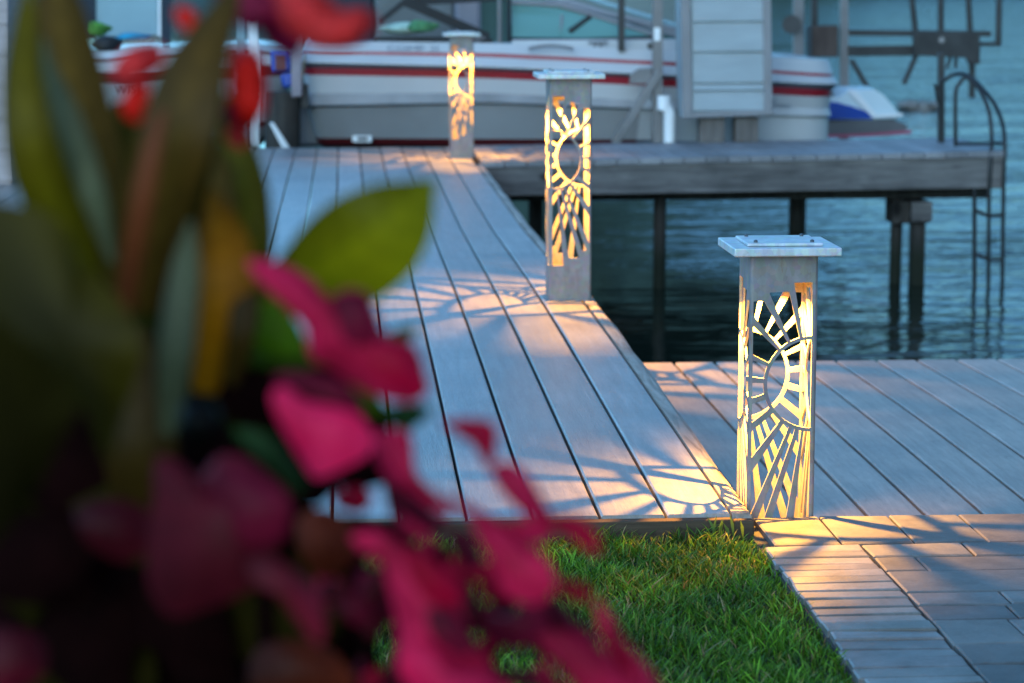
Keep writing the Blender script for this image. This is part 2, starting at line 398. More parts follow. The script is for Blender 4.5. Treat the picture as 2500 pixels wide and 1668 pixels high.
MB().box((-40, -30, -1.6), (40, YP - 0.006, -0.105)).build('ground', M_soil)['kind'] = 'structure'

# ------------------------------------------------------------------ raised deck
XE = at_z(1836, 1254, 0).x                         # right edge of the rim
YF = 16.62
def arch(y):                                       # the deck rises a touch mid-way
    t = (y - YN) / (YF - YN); return 0.016 * math.sin(math.pi * min(max(t * 1.9, 0), 1)) 
def bow(y):
    t = (y - YN) / (YF - YN); return 0.012 * math.sin(math.pi * min(max(t * 1.9, 0), 1))
deck = thing('raised_deck', (0, YN, 0), 'long raised deck of grey composite boards with dark gaps and a pale weathered rim', 'deck')
PITCHB = 0.1435; XL0 = XE - 0.042                  # inner edge of rim
mb = MB()
NB = 24
for k in range(NB):
    x1 = XL0 - 0.004 - k * PITCHB; x0 = x1 - PITCHB + 0.0068
    rr = random.Random(k * 13 + 5); tn = rr.uniform(0.76, 1.14); tone = (tn, tn * rr.uniform(0.97, 1.0), tn * rr.uniform(0.96, 1.02))
    joints = [YN, YN + rr.uniform(3.2, 5.5), YF] if k % 3 else [YN, YF]
    for a, b2 in zip(joints[:-1], joints[1:]):
        n = 26; ys = [a + (b2 - a - 0.003) * i / n for i in range(n + 1)]
        vs = []; fc = []
        for y in ys:
            dz = arch(y) + rr.uniform(-.0004, .0004); dx = bow(y) * max(0, 1 - k * .2); e = 0.004
            vs += [(x0 + dx, y, -.026 + dz), (x0 + dx, y, -e + dz), (x0 + e + dx, y, dz), (x1 - e + dx, y, dz), (x1 + dx, y, -e + dz), (x1 + dx, y, -.026 + dz)]
        for i in range(n):
            for j in range(5):
                fc.append((i * 6 + j, i * 6 + j + 1, i * 6 + j + 7, i * 6 + j + 6))
        fc += [tuple(range(5, -1, -1)), tuple(range(n * 6, n * 6 + 6))]
        mb.add(vs, [f[::-1] for f in fc], tone)
mb.build('deck_boards', M_deck, deck, tone=True)
mb = MB(); n = 40; vs = []; fc = []
for i in range(n + 1):
    y = YN + (15.05 - YN) * i / n; dx = bow(y) * 1.3; dz = arch(y)
    wv = 0.0022 * math.sin(i * 1.9) + .0015 * math.sin(i * 4.7)
    vs += [(XL0 + dx, y, -.03 + dz), (XL0 + dx, y, .001 + dz), (XL0 + .03 + dx, y, .001 + dz + wv * .4), (XE + dx + wv, y, -.006 + dz), (XE + dx + wv * .5, y, -.16 + dz), (XL0 + dx, y, -.16 + dz)]
for i in range(n):
    for j in range(6):
        fc.append((i * 6 + j, i * 6 + (j + 1) % 6, i * 6 + 6 + (j + 1) % 6, i * 6 + 6 + j))
fc += [tuple(range(5, -1, -1)), tuple(range(n * 6, n * 6 + 6))]
mb.add(vs, [f[::-1] for f in fc]); mb.build('rim_board', M_rim, deck)
XLL = XL0 - NB * PITCHB
mb = MB(); mb.box((XLL, YN - .032, -.20), (XL0 - .003, YN - .002, -.007)); mb.build('front_fascia', M_fascia, deck, bevel=.003)
mb = MB(); mb.box((XL0 - .001, YN - .032, -.20), (XE + .001, YN - .002, -.010)); mb.build('corner_block', M_fascia, deck, bevel=.004)
mb = MB()
for x in np.arange(XLL + .05, XL0 - .05, 0.4): mb.box((x, YN + .05, -.20), (x + .04, YF - .05, -.030))
mb.build('joist', M_pile, deck)
for y in (8.0, 11.0, 14.0):
    for x in (XLL + .3, XL0 - .25):
        MB().tube([(x, y, -1.5), (x, y, -.202)], 0.08, 12).build('pile', M_pile, deck, smooth=True)

# ------------------------------------------------------------------ lower deck
LZ = at_y(1989, 622, at_z(2170, 1258, PZ).y + .012).z - 0.781
YL1 = at_z(2170, 880, LZ).y
lower = thing('lower_deck', (XE + .3, YP, LZ), 'lower brown grey plank deck beside the nearest bollard and above the water', 'deck')
mb = MB(); X0 = 1.339 - 3 * 0.1485
def larch(x, y):
    t = (y - YP) / (YL1 - YP); return 0.024 * math.sin(math.pi * min(max(t, 0), 1)) * (0.2 + 0.8 * min(1, max(0, (x - .9) / 1.0)))
for k in range(26):
    x0 = X0 + k * 0.1485 + 0.004; x1 = x0 + 0.1485 - 0.0105
    if x1 < XE + .02: continue
    rr = random.Random(k * 7 + 1); tn = rr.uniform(0.85, 1.15); tone = (tn, tn * .985, tn * .97)
    n = 16; vs = []; fc = []
    for i in range(n + 1):
        y = YP + .004 + (YL1 - YP) * i / n; e = .004
        z = [LZ + larch(x, y) for x in (x0, x1)]
        vs += [(x0, y, z[0] - .03), (x0, y, z[0] - e), (x0 + e, y, z[0]), (x1 - e, y, z[1]), (x1, y, z[1] - e), (x1, y, z[1] - .03)]
    for i in range(n):
        for j in range(5): fc.append((i * 6 + j, i * 6 + j + 1, i * 6 + j + 7, i * 6 + j + 6))
    fc += [tuple(range(5, -1, -1)), tuple(range(n * 6, n * 6 + 6))]
    mb.add(vs, [f[::-1] for f in fc], tone)
mb.build('deck_boards', M_lower, lower, tone=True)
mb = MB()
for y in (YP + .1, YP + 1.2, YP + 2.3, YL1 - .1): mb.box((XE + .03, y, LZ - .2), (5, y + .04, LZ - .034))
mb.build('joist', M_pile, lower)
for x in (1.3, 3.2): MB().tube([(x, YL1 - .3, -1.5), (x, YL1 - .3, LZ - .202)], .08, 12).build('pile', M_pile, lower, smooth=True)

# ------------------------------------------------------------------ pavement and lawn
def PX(x, y): return at_z(x, y, PZ)
patio = MB(); bricks = MB()
def paver(mbx, x0, x1, y0, y1, z, rr, jit=0.0015, bev=0.004, tmin=.70, tmax=1.2, zj=.0012):
    tn = rr.uniform(tmin, tmax); tone = (tn, tn * rr.uniform(.98, 1.01), tn * rr.uniform(.96, 1.02))
    j = lambda: rr.uniform(-jit, jit)
    zt = z + rr.uniform(-zj, zj)
    p = [(x0 + j(), y0 + j()), (x1 + j(), y0 + j()), (x1 + j(), y1 + j()), (x0 + j(), y1 + j())]
    cx = (x0 + x1) / 2; cy = (y0 + y1) / 2
    q = [(px + (bev if px < cx else -bev), py + (bev if py < cy else -bev)) for px, py in p]
    tl = [rr.uniform(-zj, zj) for _ in range(4)]
    vs = [(a, b2, z - .05) for a, b2 in p] + [(a, b2, zt - bev * .6 + t) for (a, b2), t in zip(p, tl)] + [(a, b2, zt + t) for (a, b2), t in zip(q, tl)]
    fc = [(8, 9, 10, 11)]
    for i in range(4):
        k = (i + 1) % 4; fc += [(i, k, 4 + k, 4 + i), (4 + i, 4 + k, 8 + k, 8 + i)]
    mbx.add(vs, fc, tone)
rr = random.Random(21)
YS = PX(2200, 1325).y                               # front of the soldier course
x = PX(1840, 1290).x
xs = PX(1998, 1262).x
while x > xs - 0.16: xs -= 0.153
xx = XE + .02
xj = [xx] + [v for v in [PX(1997, 1262).x - .153 * i for i in (1, 0)] if v > xx + .03] + [PX(1997, 1262).x + .156 * i for i in range(1, 16)]
for a, b2 in zip(xj[:-1], xj[1:]): paver(patio, a + .0015, b2 - .0015, YS + .002, YP - .002, PZ, rr)
# two pavers tucked left of the post foot in front of the raised deck
SXR = PX(2101, 1332).x; SXL = SXR - 0.20            # rough brick strip
rows = [PX(2300, yy).y for yy in (1326, 1357, 1393, 1446, 1477, 1512, 1573, 1622)]
yy = rows[-1]
while yy > -1.5:
    yy -= rr.choice([.09, .13, .17, .13]); rows.append(yy)
for i in range(len(rows) - 1):
    y1, y0 = rows[i], rows[i + 1]; dep = y1 - y0
    x = SXR + .004 - rr.uniform(0, .15)
    first = True
    while x < 4.5:
        L = rr.choice([.18, .24, .30]) * (1.15 if dep > .12 else 1.0)
        x0 = max(x, SXR + .003)
        if x + L > x0 + .03: paver(patio, x0 + .002, x + L - .002, y0 + .002, y1 - .002, PZ, rr)
        x += L
y = YS - .004
while y > -1.2:
    d = rr.uniform(.050, .062)
    paver(bricks, SXL + rr.uniform(-.006, .003), SXR, y - d + .0025, y - .0005, PZ - .002, rr, .0012, .0035, .72, 1.2, .002)
    y -= d
po = patio.build('pavement', M_paver, tone=True); po['kind'] = 'structure'
bo = bricks.build('brick_path_edging', M_brick, tone=True); bo['kind'] = 'structure'
MB().box((SXL - .004, -1.5, -.10), (4.6, YP - .008, PZ - .014)).build('paver_bed', M_sand)['kind'] = 'structure'
MB().box((-3, -1.5, -.10), (SXL - .006, YN - .036, -.060)).build('lawn_ground', M_lawn)['kind'] = 'structure'

def make_grass():
    n = 52000
    X = np.random.uniform(-.62, SXL + .006, n); Y = np.random.uniform(3.05, YN - .034, n)
    edge = (SXL - X) < .05
    hgt = np.random.uniform(.020, .048, n) * (1 + .25 * np.sin(X * 31 + Y * 17)) * np.where(edge, .75, 1)
    hgt *= np.where((YN - Y) < .05, 1.25, 1)
    ang = np.random.uniform(0, 2 * np.pi, n); ln = np.random.uniform(.15, .95, n) * hgt
    # clumps lean together
    ang = ang + (np.sin(X * 9) + np.cos(Y * 8 + X * 5)) * .8
    dx, dy = np.cos(ang), np.sin(ang); wd = np.random.uniform(.0009, .0022, n)
    fa = np.random.uniform(0, np.pi, n); px, py = np.cos(fa) * wd, np.sin(fa) * wd
    z0 = -.060
    V = np.zeros((n, 7, 3))
    for i, (t, wf) in enumerate(((0, 1), (.45, .9), (.8, .6))):
        bx = X + dx * ln * t ** 2; by = Y + dy * ln * t ** 2; bz = z0 + hgt * (t - .18 * t ** 2)
        V[:, 2 * i] = np.stack([bx - px * wf, by - py * wf, bz], 1); V[:, 2 * i + 1] = np.stack([bx + px * wf, by + py * wf, bz], 1)
    V[:, 6] = np.stack([X + dx * ln, Y + dy * ln, z0 + hgt * .82], 1)
    b0 = np.arange(n)[:, None] * 7
    quads = np.concatenate([b0 + [0, 1, 3, 2], b0 + [2, 3, 5, 4]], 0); tris = b0 + [4, 5, 6]
    me = bpy.data.meshes.new('lawn_grass')
    faces = quads.tolist() + tris.tolist()
    me.from_pydata(V.reshape(-1, 3).tolist(), [], faces); me.materials.append(M_grass)
    a = me.color_attributes.new('tone', 'FLOAT_COLOR', 'POINT')
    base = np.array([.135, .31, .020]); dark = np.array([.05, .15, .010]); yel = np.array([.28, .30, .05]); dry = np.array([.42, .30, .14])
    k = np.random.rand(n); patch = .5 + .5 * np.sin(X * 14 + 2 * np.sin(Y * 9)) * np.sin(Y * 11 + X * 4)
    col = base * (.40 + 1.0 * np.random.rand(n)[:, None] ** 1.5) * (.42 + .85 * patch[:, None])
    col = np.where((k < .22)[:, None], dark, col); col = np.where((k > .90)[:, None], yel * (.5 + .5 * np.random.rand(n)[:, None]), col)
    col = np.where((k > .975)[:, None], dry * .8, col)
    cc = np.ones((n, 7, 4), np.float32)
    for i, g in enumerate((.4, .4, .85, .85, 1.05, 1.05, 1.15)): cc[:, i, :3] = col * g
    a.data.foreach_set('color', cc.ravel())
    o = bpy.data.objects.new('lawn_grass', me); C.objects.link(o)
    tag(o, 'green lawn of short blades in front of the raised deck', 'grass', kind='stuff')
make_grass()
# broad-leafed weeds at the corner of the deck
wd = thing('weed_plant', (XE - .05, YN - .02, -.066), 'small leafy weed growing in the grass against the raised deck corner', 'weed')
for i in range(9):
    rr = random.Random(i); a = rr.uniform(2.2, 5.6); h1 = rr.uniform(.03, .075); r1 = rr.uniform(.01, .035)
    base = Vector((XE - .05 + rr.uniform(-.05, .03), YN - .05, -.062)); tip = base + Vector((math.cos(a) * r1, math.sin(a) * r1 * .6 - .004, h1))
    mb = MB(); mid = (base + tip) / 2 + Vector((0, 0, .012)); sw = Vector((.0035, 0, .001))
    mb.add([base, mid - sw, tip, mid + sw], [(0, 1, 2, 3)], (.10, .17, .03)); mb.build('leaf', M_grass, wd, tone=True)

# ------------------------------------------------------------------ bollards
W = 0.15; HP = 0.781; UC, VC, RI, RO = 0.0111, 0.2845, 0.0981, 0.1059
def zu(x, y): return ((965 - x) / 5129.0, (y - 9) / 5129.0)
def arcpts(p, q, rad, n=8):
    a0 = math.atan2(p[1] - VC, p[0] - UC); a1 = math.atan2(q[1] - VC, q[0] - UC)
    return [(UC + rad * math.cos(a0 + (a1 - a0) * i / n), VC + rad * math.sin(a0 + (a1 - a0) * i / n)) for i in range(n + 1)]
XLm = 238
RAW = [  # (ring-side pair, the other corners in order from second ring point back to the first)
    (((800, 927), (903, 925)), [(903, 318), (692, 322)]),
    (((655, 975), (760, 930)), [(638, 422), (412, 430)]),
    (((540, 1055), (622, 980)), [(357, 526), (XLm, 528), (XLm, 690)]),
    (((405, 1218), (508, 1070)), [(XLm, 808), (XLm, 1128)]),
    (((345, 1400), (385, 1255)), [(XLm, 1195), (XLm, 1382)]),
    (((352, 1582), (338, 1452)), [(XLm, 1450), (XLm, 1622)]),
    (((422, 1752), (375, 1651)), [(XLm, 1686), (XLm, 1902)]),
    (((547, 1902), (450, 1821)), [(XLm, 2001), (XLm, 2306)]),
    (((657, 1966), (590, 1931)), [(XLm, 2480), (XLm, 2953), (243, 2953)]),
    (((727, 2003), (684, 2003)), [(285, 3102), (362, 3102)]),
    (((803, 2010), (770, 2010)), [(418, 3235), (607, 3235)]),
    (((903, 2012), (828, 2012)), [(700, 3374), (903, 3374)]),
]
def rounded(poly, rad=0.0022):
    out = []; n = len(poly)
    for i in range(n):
        p0, p, p1 = (Vector(poly[i - 1]), Vector(poly[i]), Vector(poly[(i + 1) % n]))
        a = p0 - p; b2 = p1 - p
        if a.length < 1e-6 or b2.length < 1e-6: continue
        if a.normalized().dot(b2.normalized()) < -0.85: out.append(tuple(p)); continue
        ra = min(rad, a.length * .4); rb = min(rad, b2.length * .4)
        A = p + a.normalized() * ra; B = p + b2.normalized() * rb
        out += [tuple(A), tuple(A * .25 + p * .5 + B * .25), tuple(B)]
    return out
HOLES = []
for (p, q), rest in RAW:
    P, Q = zu(*p), zu(*q)
    HOLES.append(rounded(arcpts(P, Q, RO + .0002) + [zu(*r) for r in rest]))
u0 = (965 - 903) / 5129.0
dv = math.sqrt(RI ** 2 - (UC - u0) ** 2)
HOLES.append(rounded(arcpts((u0 + .0001, VC - dv), (u0 + .0001, VC + dv), RI, 40)))

def bollard_post():
    bm_v = []; bm_f = []; bm_m = []
    hw = W / 2; rc = 0.008; th = 0.005
    def addm(vs, fs, ms):
        n = len(bm_v); bm_m.extend(ms); bm_v.extend(vs); bm_f.extend([tuple(i + n for i in f) for f in fs])
    for face in range(4):
        # face 0 = front (-Y), 1 = right (+X), 2 = back, 3 = left; sun on the viewer's right of faces 0 and 2
        sgn = 1 if face % 2 == 0 else -1
        def P3(s, z, depth):
            v = Vector((s, -hw + depth, z)); return Matrix.Rotation(face * math.pi / 2, 3, 'Z') @ v
        def conv(uv): return (sgn * (hw - uv[0]), HP - uv[1])
        outer = [(-hw + rc, 0), (hw - rc, 0), (hw - rc, HP), (-hw + rc, HP)]
        loops = [outer] + [[conv(p) for p in h] for h in HOLES]
        flat = [p for l in loops for p in l]
        tris = tessellate_polygon([[Vector((p[0], p[1], 0)) for p in l] for l in loops])
        n = len(flat)
        fr = [P3(p[0], p[1], 0) for p in flat]; bk = [P3(p[0], p[1], th) for p in flat]
        fs = []
        for a, b2, c in tris:
            pa, pb, pc = flat[a], flat[b2], flat[c]
            ccw = (pb[0] - pa[0]) * (pc[1] - pa[1]) - (pb[1] - pa[1]) * (pc[0] - pa[0]) > 0
            t = (a, b2, c) if ccw else (a, c, b2)
            fs.append(t); fs.append(tuple(n + i for i in t[::-1]))
        k = len(outer)
        for l in loops[1:]:
            m = len(l); area = sum(l[i][0] * l[(i + 1) % m][1] - l[(i + 1) % m][0] * l[i][1] for i in range(m))
            for i in range(m):
                a, b2 = k + i, k + (i + 1) % m
                q = (a, b2, n + b2, n + a)
                fs.append(q[::-1] if area < 0 else q)
            k += m
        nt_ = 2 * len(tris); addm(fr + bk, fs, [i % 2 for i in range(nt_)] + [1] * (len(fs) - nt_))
        # rounded corner between this face and the next
        ns = 5; vs = []
        for i in range(ns + 1):
            a = -math.pi / 2 + (math.pi / 2) * i / ns
            for z in (0, HP):
                for rad in (rc, rc - th):
                    v = Vector((hw - rc + rad * math.cos(a), -hw + rc + rad * math.sin(a), z))
                    vs.append(Matrix.Rotation(face * math.pi / 2, 3, 'Z') @ v)
        fs = []
        for i in range(ns):
            b0, b1 = i * 4, i * 4 + 4
            fs += [(b0, b1, b1 + 2, b0 + 2), (b0 + 1, b0 + 3, b1 + 3, b1 + 1)]
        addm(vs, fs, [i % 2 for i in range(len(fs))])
    return bm_v, bm_f, bm_m

def make_bollard(name, label):
    t = thing(name, (0, 0, 0), label, 'bollard light', 'laser-cut bollard lights along the deck edge')
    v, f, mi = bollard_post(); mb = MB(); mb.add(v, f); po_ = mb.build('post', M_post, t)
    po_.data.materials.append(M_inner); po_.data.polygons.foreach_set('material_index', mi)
    cw = 0.117
    cap = MB().box((-cw, -cw, HP + .001), (cw, cw, HP + .019), bev=.0025).build('cap_plate', M_cap, t)
    pl = MB().box((-.083, -.083, HP + .0195), (.083, .083, HP + .0265), bev=.002).build('raised_plate', M_cap, cap)
    mb = MB()
    for sx in (-1, 1):
        for sy in (-1, 1):
            MB().tube([(sx * .062, sy * .062, HP + .026), (sx * .062, sy * .062, HP + .0305), (sx * .062, sy * .062, HP + .032)], [.0045, .0045, .002], 10).build('screw', M_screw, cap)
    MB().tube([(0, 0, HP - .012), (0, 0, HP - .060), (0, 0, HP - .066)], [.03, .03, .022], 20).build('lamp_housing', M_led, t)
    l = bpy.data.lights.new('bollard_lamp', 'AREA'); l.shape = 'DISK'; l.size = 0.009; l.energy = 27; l.color = (1.0, 0.43, 0.05); l.spread = R(126)
    lo = bpy.data.objects.new('lamp', l); C.objects.link(lo); lo.parent = t; lo.location = (0, 0, HP - .072)
    return t
def copy_tree(o, parent=None):
    c = o.copy(); C.objects.link(c); c.parent = parent
    for ch in [x for x in bpy.data.objects if x.parent == o]: copy_tree(ch, c)
    return c
b1 = make_bollard('bollard_light', 'nearest grey bollard light with square cap standing on the lower deck')
pn = at_d(1905, 622, 5.31 + .075)
# place the near bollard: right front edge at x=1989, face just behind the pavement edge
pr = at_y(1989, 940, YP + .012); b1.location = (pr.x + .004 - W / 2, YP + .012 + W / 2, LZ)
b2_ = copy_tree(b1); b2_['label'] = 'middle bollard light at the rim of the raised deck beside the dark water'
p = at_z(1443, 744, 0); b2_.location = (p.x - W / 2, p.y + W / 2, arch(p.y) - .0005); b2_.rotation_euler = (0, 0, math.pi / 2)
b3_ = copy_tree(b1); b3_['label'] = 'farthest bollard light at the end of the raised deck in front of the striped boat'
p = at_z(1157, 387, 0); b3_.location = (p.x - W / 2, p.y + W / 2, 0.0005); b3_.rotation_euler = (0, 0, math.pi / 2)

# ------------------------------------------------------------------ cross dock
pl_ = at_z(1172, 395, 0)
YD0 = pl_.y
dock = thing('boat_dock', (pl_.x + 1.7, YD0 + .8, 0), 'wooden boat dock with a deep grey side beam on piles in the water', 'dock')
xr = at_y(2452, 400, YD0 + .35).x
def dfront(x): return YD0 + .30 * (x - pl_.x) / (xr - pl_.x)
def drise(x): return .030 * (x - pl_.x) / (xr - pl_.x)
mb = MB(); k = 0; x = pl_.x + .012
while x < xr:
    x1 = min(x + .1385, xr); rr = random.Random(k * 3 + 2); tn = rr.uniform(.78, 1.15)
    za, zb = drise(x), drise(x1)
    y0a, y0b = dfront(x) - .012, dfront(x1) - .012; y1 = 16.75 + .15 * (x - pl_.x) / 3.4
    vs = [(x, y0a, za - .036), (x1, y0b, zb - .036), (x1, y1, zb - .036), (x, y1, za - .036), (x, y0a, za), (x1, y0b, zb), (x1, y1, zb), (x, y1, za)]
    mb.add(vs, [(0, 3, 2, 1), (4, 5, 6, 7), (0, 1, 5, 4), (1, 2, 6, 5), (2, 3, 7, 6), (3, 0, 4, 7)], (tn, tn, tn * 1.02))
    x += .145; k += 1
mb.build('deck_boards', M_dock, dock, tone=True)
def zpix(x, y, Y): return at_y(x, y, Y).z
zbL = zpix(1300, 482, dfront(0)) ; zbR = zpix(2440, 460, dfront(xr))
mb = MB(); xa = XE + .004
vs = [(xa, dfront(xa), zbL), (xr, dfront(xr), zbR), (xr, dfront(xr) + .09, zbR), (xa, dfront(xa) + .09, zbL),
      (xa, dfront(xa), drise(xa) - .038), (xr, dfront(xr), drise(xr) - .038), (xr, dfront(xr) + .09, drise(xr) - .038), (xa, dfront(xa) + .09, drise(xa) - .038)]
mb.add(vs, [(0, 3, 2, 1), (4, 5, 6, 7), (0, 1, 5, 4), (1, 2, 6, 5), (2, 3, 7, 6), (3, 0, 4, 7)]); mb.build('side_beam', M_beam, dock, bevel=.008)
mb = MB()
for y in (YD0 + .55, YD0 + .95, YD0 + 1.4): mb.box((pl_.x + .03, y, -.30), (xr - .03, y + .05, -.040))
mb.build('joist', M_pile, dock)
def pile(x0, x1, ytop, yb, Y, z0=-1.6, mat=M_pile, lean=0.0):
    a = at_y(x0, 560, Y).x; b2 = at_y(x1, 560, Y).x; r = (b2 - a) / 2; c = (a + b2) / 2
    MB().tube([(c + lean, Y, z0), (c, Y, zpix(x0, ytop, Y))], [r * 1.02, r], 14).build('pile', mat, dock, smooth=True)
pile(2175, 2204, 462, 0, dfront(xr) + .30, lean=-.012)
MB().box((at_y(2178, 500, dfront(xr) + .2).x, dfront(xr) + .17, -.46), (at_y(2268, 500, dfront(xr) + .2).x, dfront(xr) + .40, -.312)).build('pile_cap', M_pile, dock, bevel=.006)
MB().box((at_y(2224, 500, dfront(xr) + .22).x, dfront(xr) + .16, -1.6), (at_y(2256, 500, dfront(xr) + .22).x, dfront(xr) + .25, -.461)).build('pile', M_pile, dock)
MB().box((at_y(2224, 500, dfront(xr) + .13).x, dfront(xr) + .10, -.62 + .18), (at_y(2274, 500, dfront(xr) + .13).x, dfront(xr) + .155, -.312)).build('cross_block', M_beam, dock)
pile(1595, 1626, 475, 0, YD0 + .42)
pile(1925, 1967, 470, 0, YD0 + 1.55)
pile(1290, 1325, 475, 0, YD0 + 1.3)

# ladder on the dock end
YLd = dfront(xr) + .02
lad = thing('dock_ladder', (xr, YLd, 0), 'dark metal swim ladder with tall arched handrails at the dock end', 'ladder')
zr = drise(xr)
def L(x, y, dy=0.0): return at_y(x, y, YLd + dy)
r0 = .014
railA = [L(2333, 358, .25), L(2333, 232, .25), L(2342, 205, .25), L(2357, 190, .24), L(2380, 205, .20), L(2400, 235, .14), L(2415, 275, .08), L(2421, 330, .03), L(2420, 372, -.02), L(2415, 460, -.04), L(2413, 700, -.04), L(2412, 780, -.04)]
railB = [L(2300, 349, .55), L(2298, 215, .55), L(2312, 192, .53), L(2335, 181, .50), L(2365, 186, .42), L(2395, 213, .32), L(2428, 255, .18), L(2448, 305, .06), L(2453, 360, -.02), L(2450, 460, -.04), L(2447, 700, -.04), L(2446, 780, -.04)]
for rl in (railA, railB):
    sm = [Vector(p) for p in catmull([tuple(q) for q in rl], 60)]
    MB().tube(sm, r0, 10).build('handrail', M_tube, lad, smooth=True)
MB().tube([L(2379, 440, -.02), L(2379, 780, -.02)], .015, 10).build('side_rail', M_tube, lad, smooth=True)
for y in (524, 631): MB().tube([L(2379, y - 12, -.02), L(2413, y + 4, -.04), L(2447, y + 2, -.04)], .012, 8).build('rung', M_tube, lad, smooth=True)
MB().tube([L(2333, 352, .25), L(2453, 350, .02)], .012, 8).build('rung', M_tube, lad, smooth=True)
MB().tube([L(2298, 228, .55), L(2282, 205, .55), L(2290, 250, .55)], .010, 8).build('hook', M_tube, lad, smooth=True)

# ------------------------------------------------------------------ boats
def interp(tab, x):
    xs_ = [t[0] for t in tab]; ys_ = [t[1] for t in tab]; return float(np.interp(x, xs_, ys_))
def hull_bands(root, Y0, xl, xr_, rows, width, rl, rrr, zflip=None):
    """rows: list of (table px->py, inset, bulge) from gunwale to keel; bands: list of (name, mat) between rows"""
    Xl = at_y(xl, 250, Y0).x; Xr = at_y(xr_, 250, Y0).x
    st = []                                            # plan outline from near left round the right end
    n1 = 8
    for i in range(n1 + 1):
        a = math.pi / 2 * (1 - i / n1); st.append((Xl + rl * (1 - math.sin(math.pi/2 - a) ) if False else Xl + rl - rl * math.sin(a), Y0 + rl - rl * math.cos(a)))
    for i in range(1, 24): st.append((Xl + rl + (Xr - rrr - Xl - rl) * i / 24, Y0))
    for i in range(n1 + 1):
        a = math.pi / 2 * i / n1; st.append((Xr - rrr + rrr * math.sin(a), Y0 + rrr - rrr * math.cos(a)))
    st.append((Xr, Y0 + width * .5)); st.append((Xr, Y0 + width))
    st = [(Xl, Y0 + width), (Xl, Y0 + width * .5)] + st
    def px_of(X):
        v = Vector((X, Y0, .4)) - O; return CX + F * v.dot(CR) / v.dot(CF)
    pts = []
    for tab, inset in rows:
        row = []
        for X, Y in st:
            px = px_of(X); z = at_y(px, interp(tab, px), Y0).z
            ins = inset if px < 1640 or inset > .5 else min(inset, .055)
            # inset pulls towards the centre of the plan
            cx = (Xl + Xr) / 2; hx = (Xr - Xl) / 2
            row.append(Vector((X - (X - cx) / hx * ins * .6, Y + ins * (1 - 2 * (Y - Y0) / width), z)))
        pts.append(row)
    return pts, st
def band(name, mat, pts, i, root, k0=0, k1=None):
    mb = MB(); a, b2 = pts[i][k0:k1], pts[i + 1][k0:k1]; n = len(a)
    mb.add(a + b2, [(k, n + k, n + k + 1, k + 1) for k in range(n - 1)])
    return mb.build(name, mat, root, smooth=True)
YB = 17.25
TX = (734, 1200, 1650, 1885, 2053)
def T(*ys): return list(zip(TX, ys))
boat = thing('motor_boat', (at_y(1400, 300, YB).x, YB + .9, -.4), 'white motorboat with red stripes along its side on a lift behind the dock', 'boat')
rows = [(T(100, 106, 124, 138, 150), .06), (T(124, 130, 152, 171, 183), .015), (T(131, 140, 161, 180, 190), .010),
        (T(149, 160, 182, 198, 206), -.035), (T(152, 164, 185, 200, 208), -.035), (T(165, 173, 194, 211, 222), .02), (T(183, 192, 213, 231, 239), .03),
        (T(229, 228, 250, 262, 268), .05), (T(258, 250, 268, 280, 285), .03), (T(266, 256, 274, 288, 292), .07), (T(341, 343, 345, 350, 352), .16), (T(358, 360, 362, 366, 366), .2), (T(478, 478, 478, 478, 478), .85)]
pts, st = hull_bands(boat, YB, 734, 2053, rows, 1.9, .10, .26)
names = [('gunwale', M_white), ('thin_red_stripe', M_red), ('upper_topside', M_white), ('rub_rail', M_white), ('rail_shadow_band', M_shadestripe), ('wide_red_stripe', M_red),  # grey band below the rub rail is its shadow, painted on
         ('hull_side', M_white), ('bunk_band', M_bunk), ('hull_shadow_step', M_shadestripe), ('lower_hull', M_lowhull), ('waterline_stripe', M_darkred), ('keel', M_bottom)]
for i, (nm, mt) in enumerate(names):
    if 7 <= i <= 11:
        band(nm, mt, pts, i, boat, 0, 27)
        if i < 11: band('stern_side' if i < 10 else nm, M_white if i < 10 else M_shadestripe, pts, i, boat, 26)
        else: band(nm, mt, pts, i, boat, 26)
    else: band(nm, mt, pts, i, boat)
# right end of the lower hull is white down to the dock
mb = MB(); top = pts[0]; c = sum(top, Vector()) / len(top)
mb.add(top, [tuple(range(len(top) - 1, -1, -1))]); mb.build('foredeck', M_white, boat)
def quad_px(mb, poly, Y, th=.04):
    mb.prism([at_y(x, y, Y) for x, y in poly], (0, th, 0)); return mb
sd_ = MB(); sd_.prism([at_y(x, y, YB + .25) for x, y in [(664, 236), (748, 222), (790, 357), (700, 362), (672, 330)]], (0, .5, 0)); sd_.build('stern_drive', M_skigrey, boat, bevel=.03)
# interior seen over the gunwale
quad_px(MB(), [(915, 104), (1110, 104), (1110, -40), (915, -40)], YB + 1.0, .3).build('seat_back', M_seat, boat, bevel=.03)
quad_px(MB(), [(1112, 104), (1175, 106), (1175, -40), (1112, -40)], YB + .8, .3).build('seat_back', M_seat2, boat, bevel=.03)
quad_px(MB(), [(760, 104), (912, 104), (912, -40), (760, -40)], YB + 1.2, .3).build('engine_cover', M_navy, boat, bevel=.03)
quad_px(MB(), [(910, 90), (1200, 92), (1205, 108), (910, 106)], YB + .10, .12).build('cockpit_coaming', M_black, boat, bevel=.01)
mb = MB(); mb.bar(at_y(985, 2, YB + .35), at_y(1192, 92, YB + .35), .07, .07); mb.build('tow_arch', M_black, boat)
mb = MB(); mb.bar(at_y(925, 55, YB + .36), at_y(1000, -5, YB + .36), .04, .04); mb.bar(at_y(1000, 4, YB + .36), at_y(1230, -8, YB + .36), .06, .06); mb.build('arch_brace', M_black, boat)
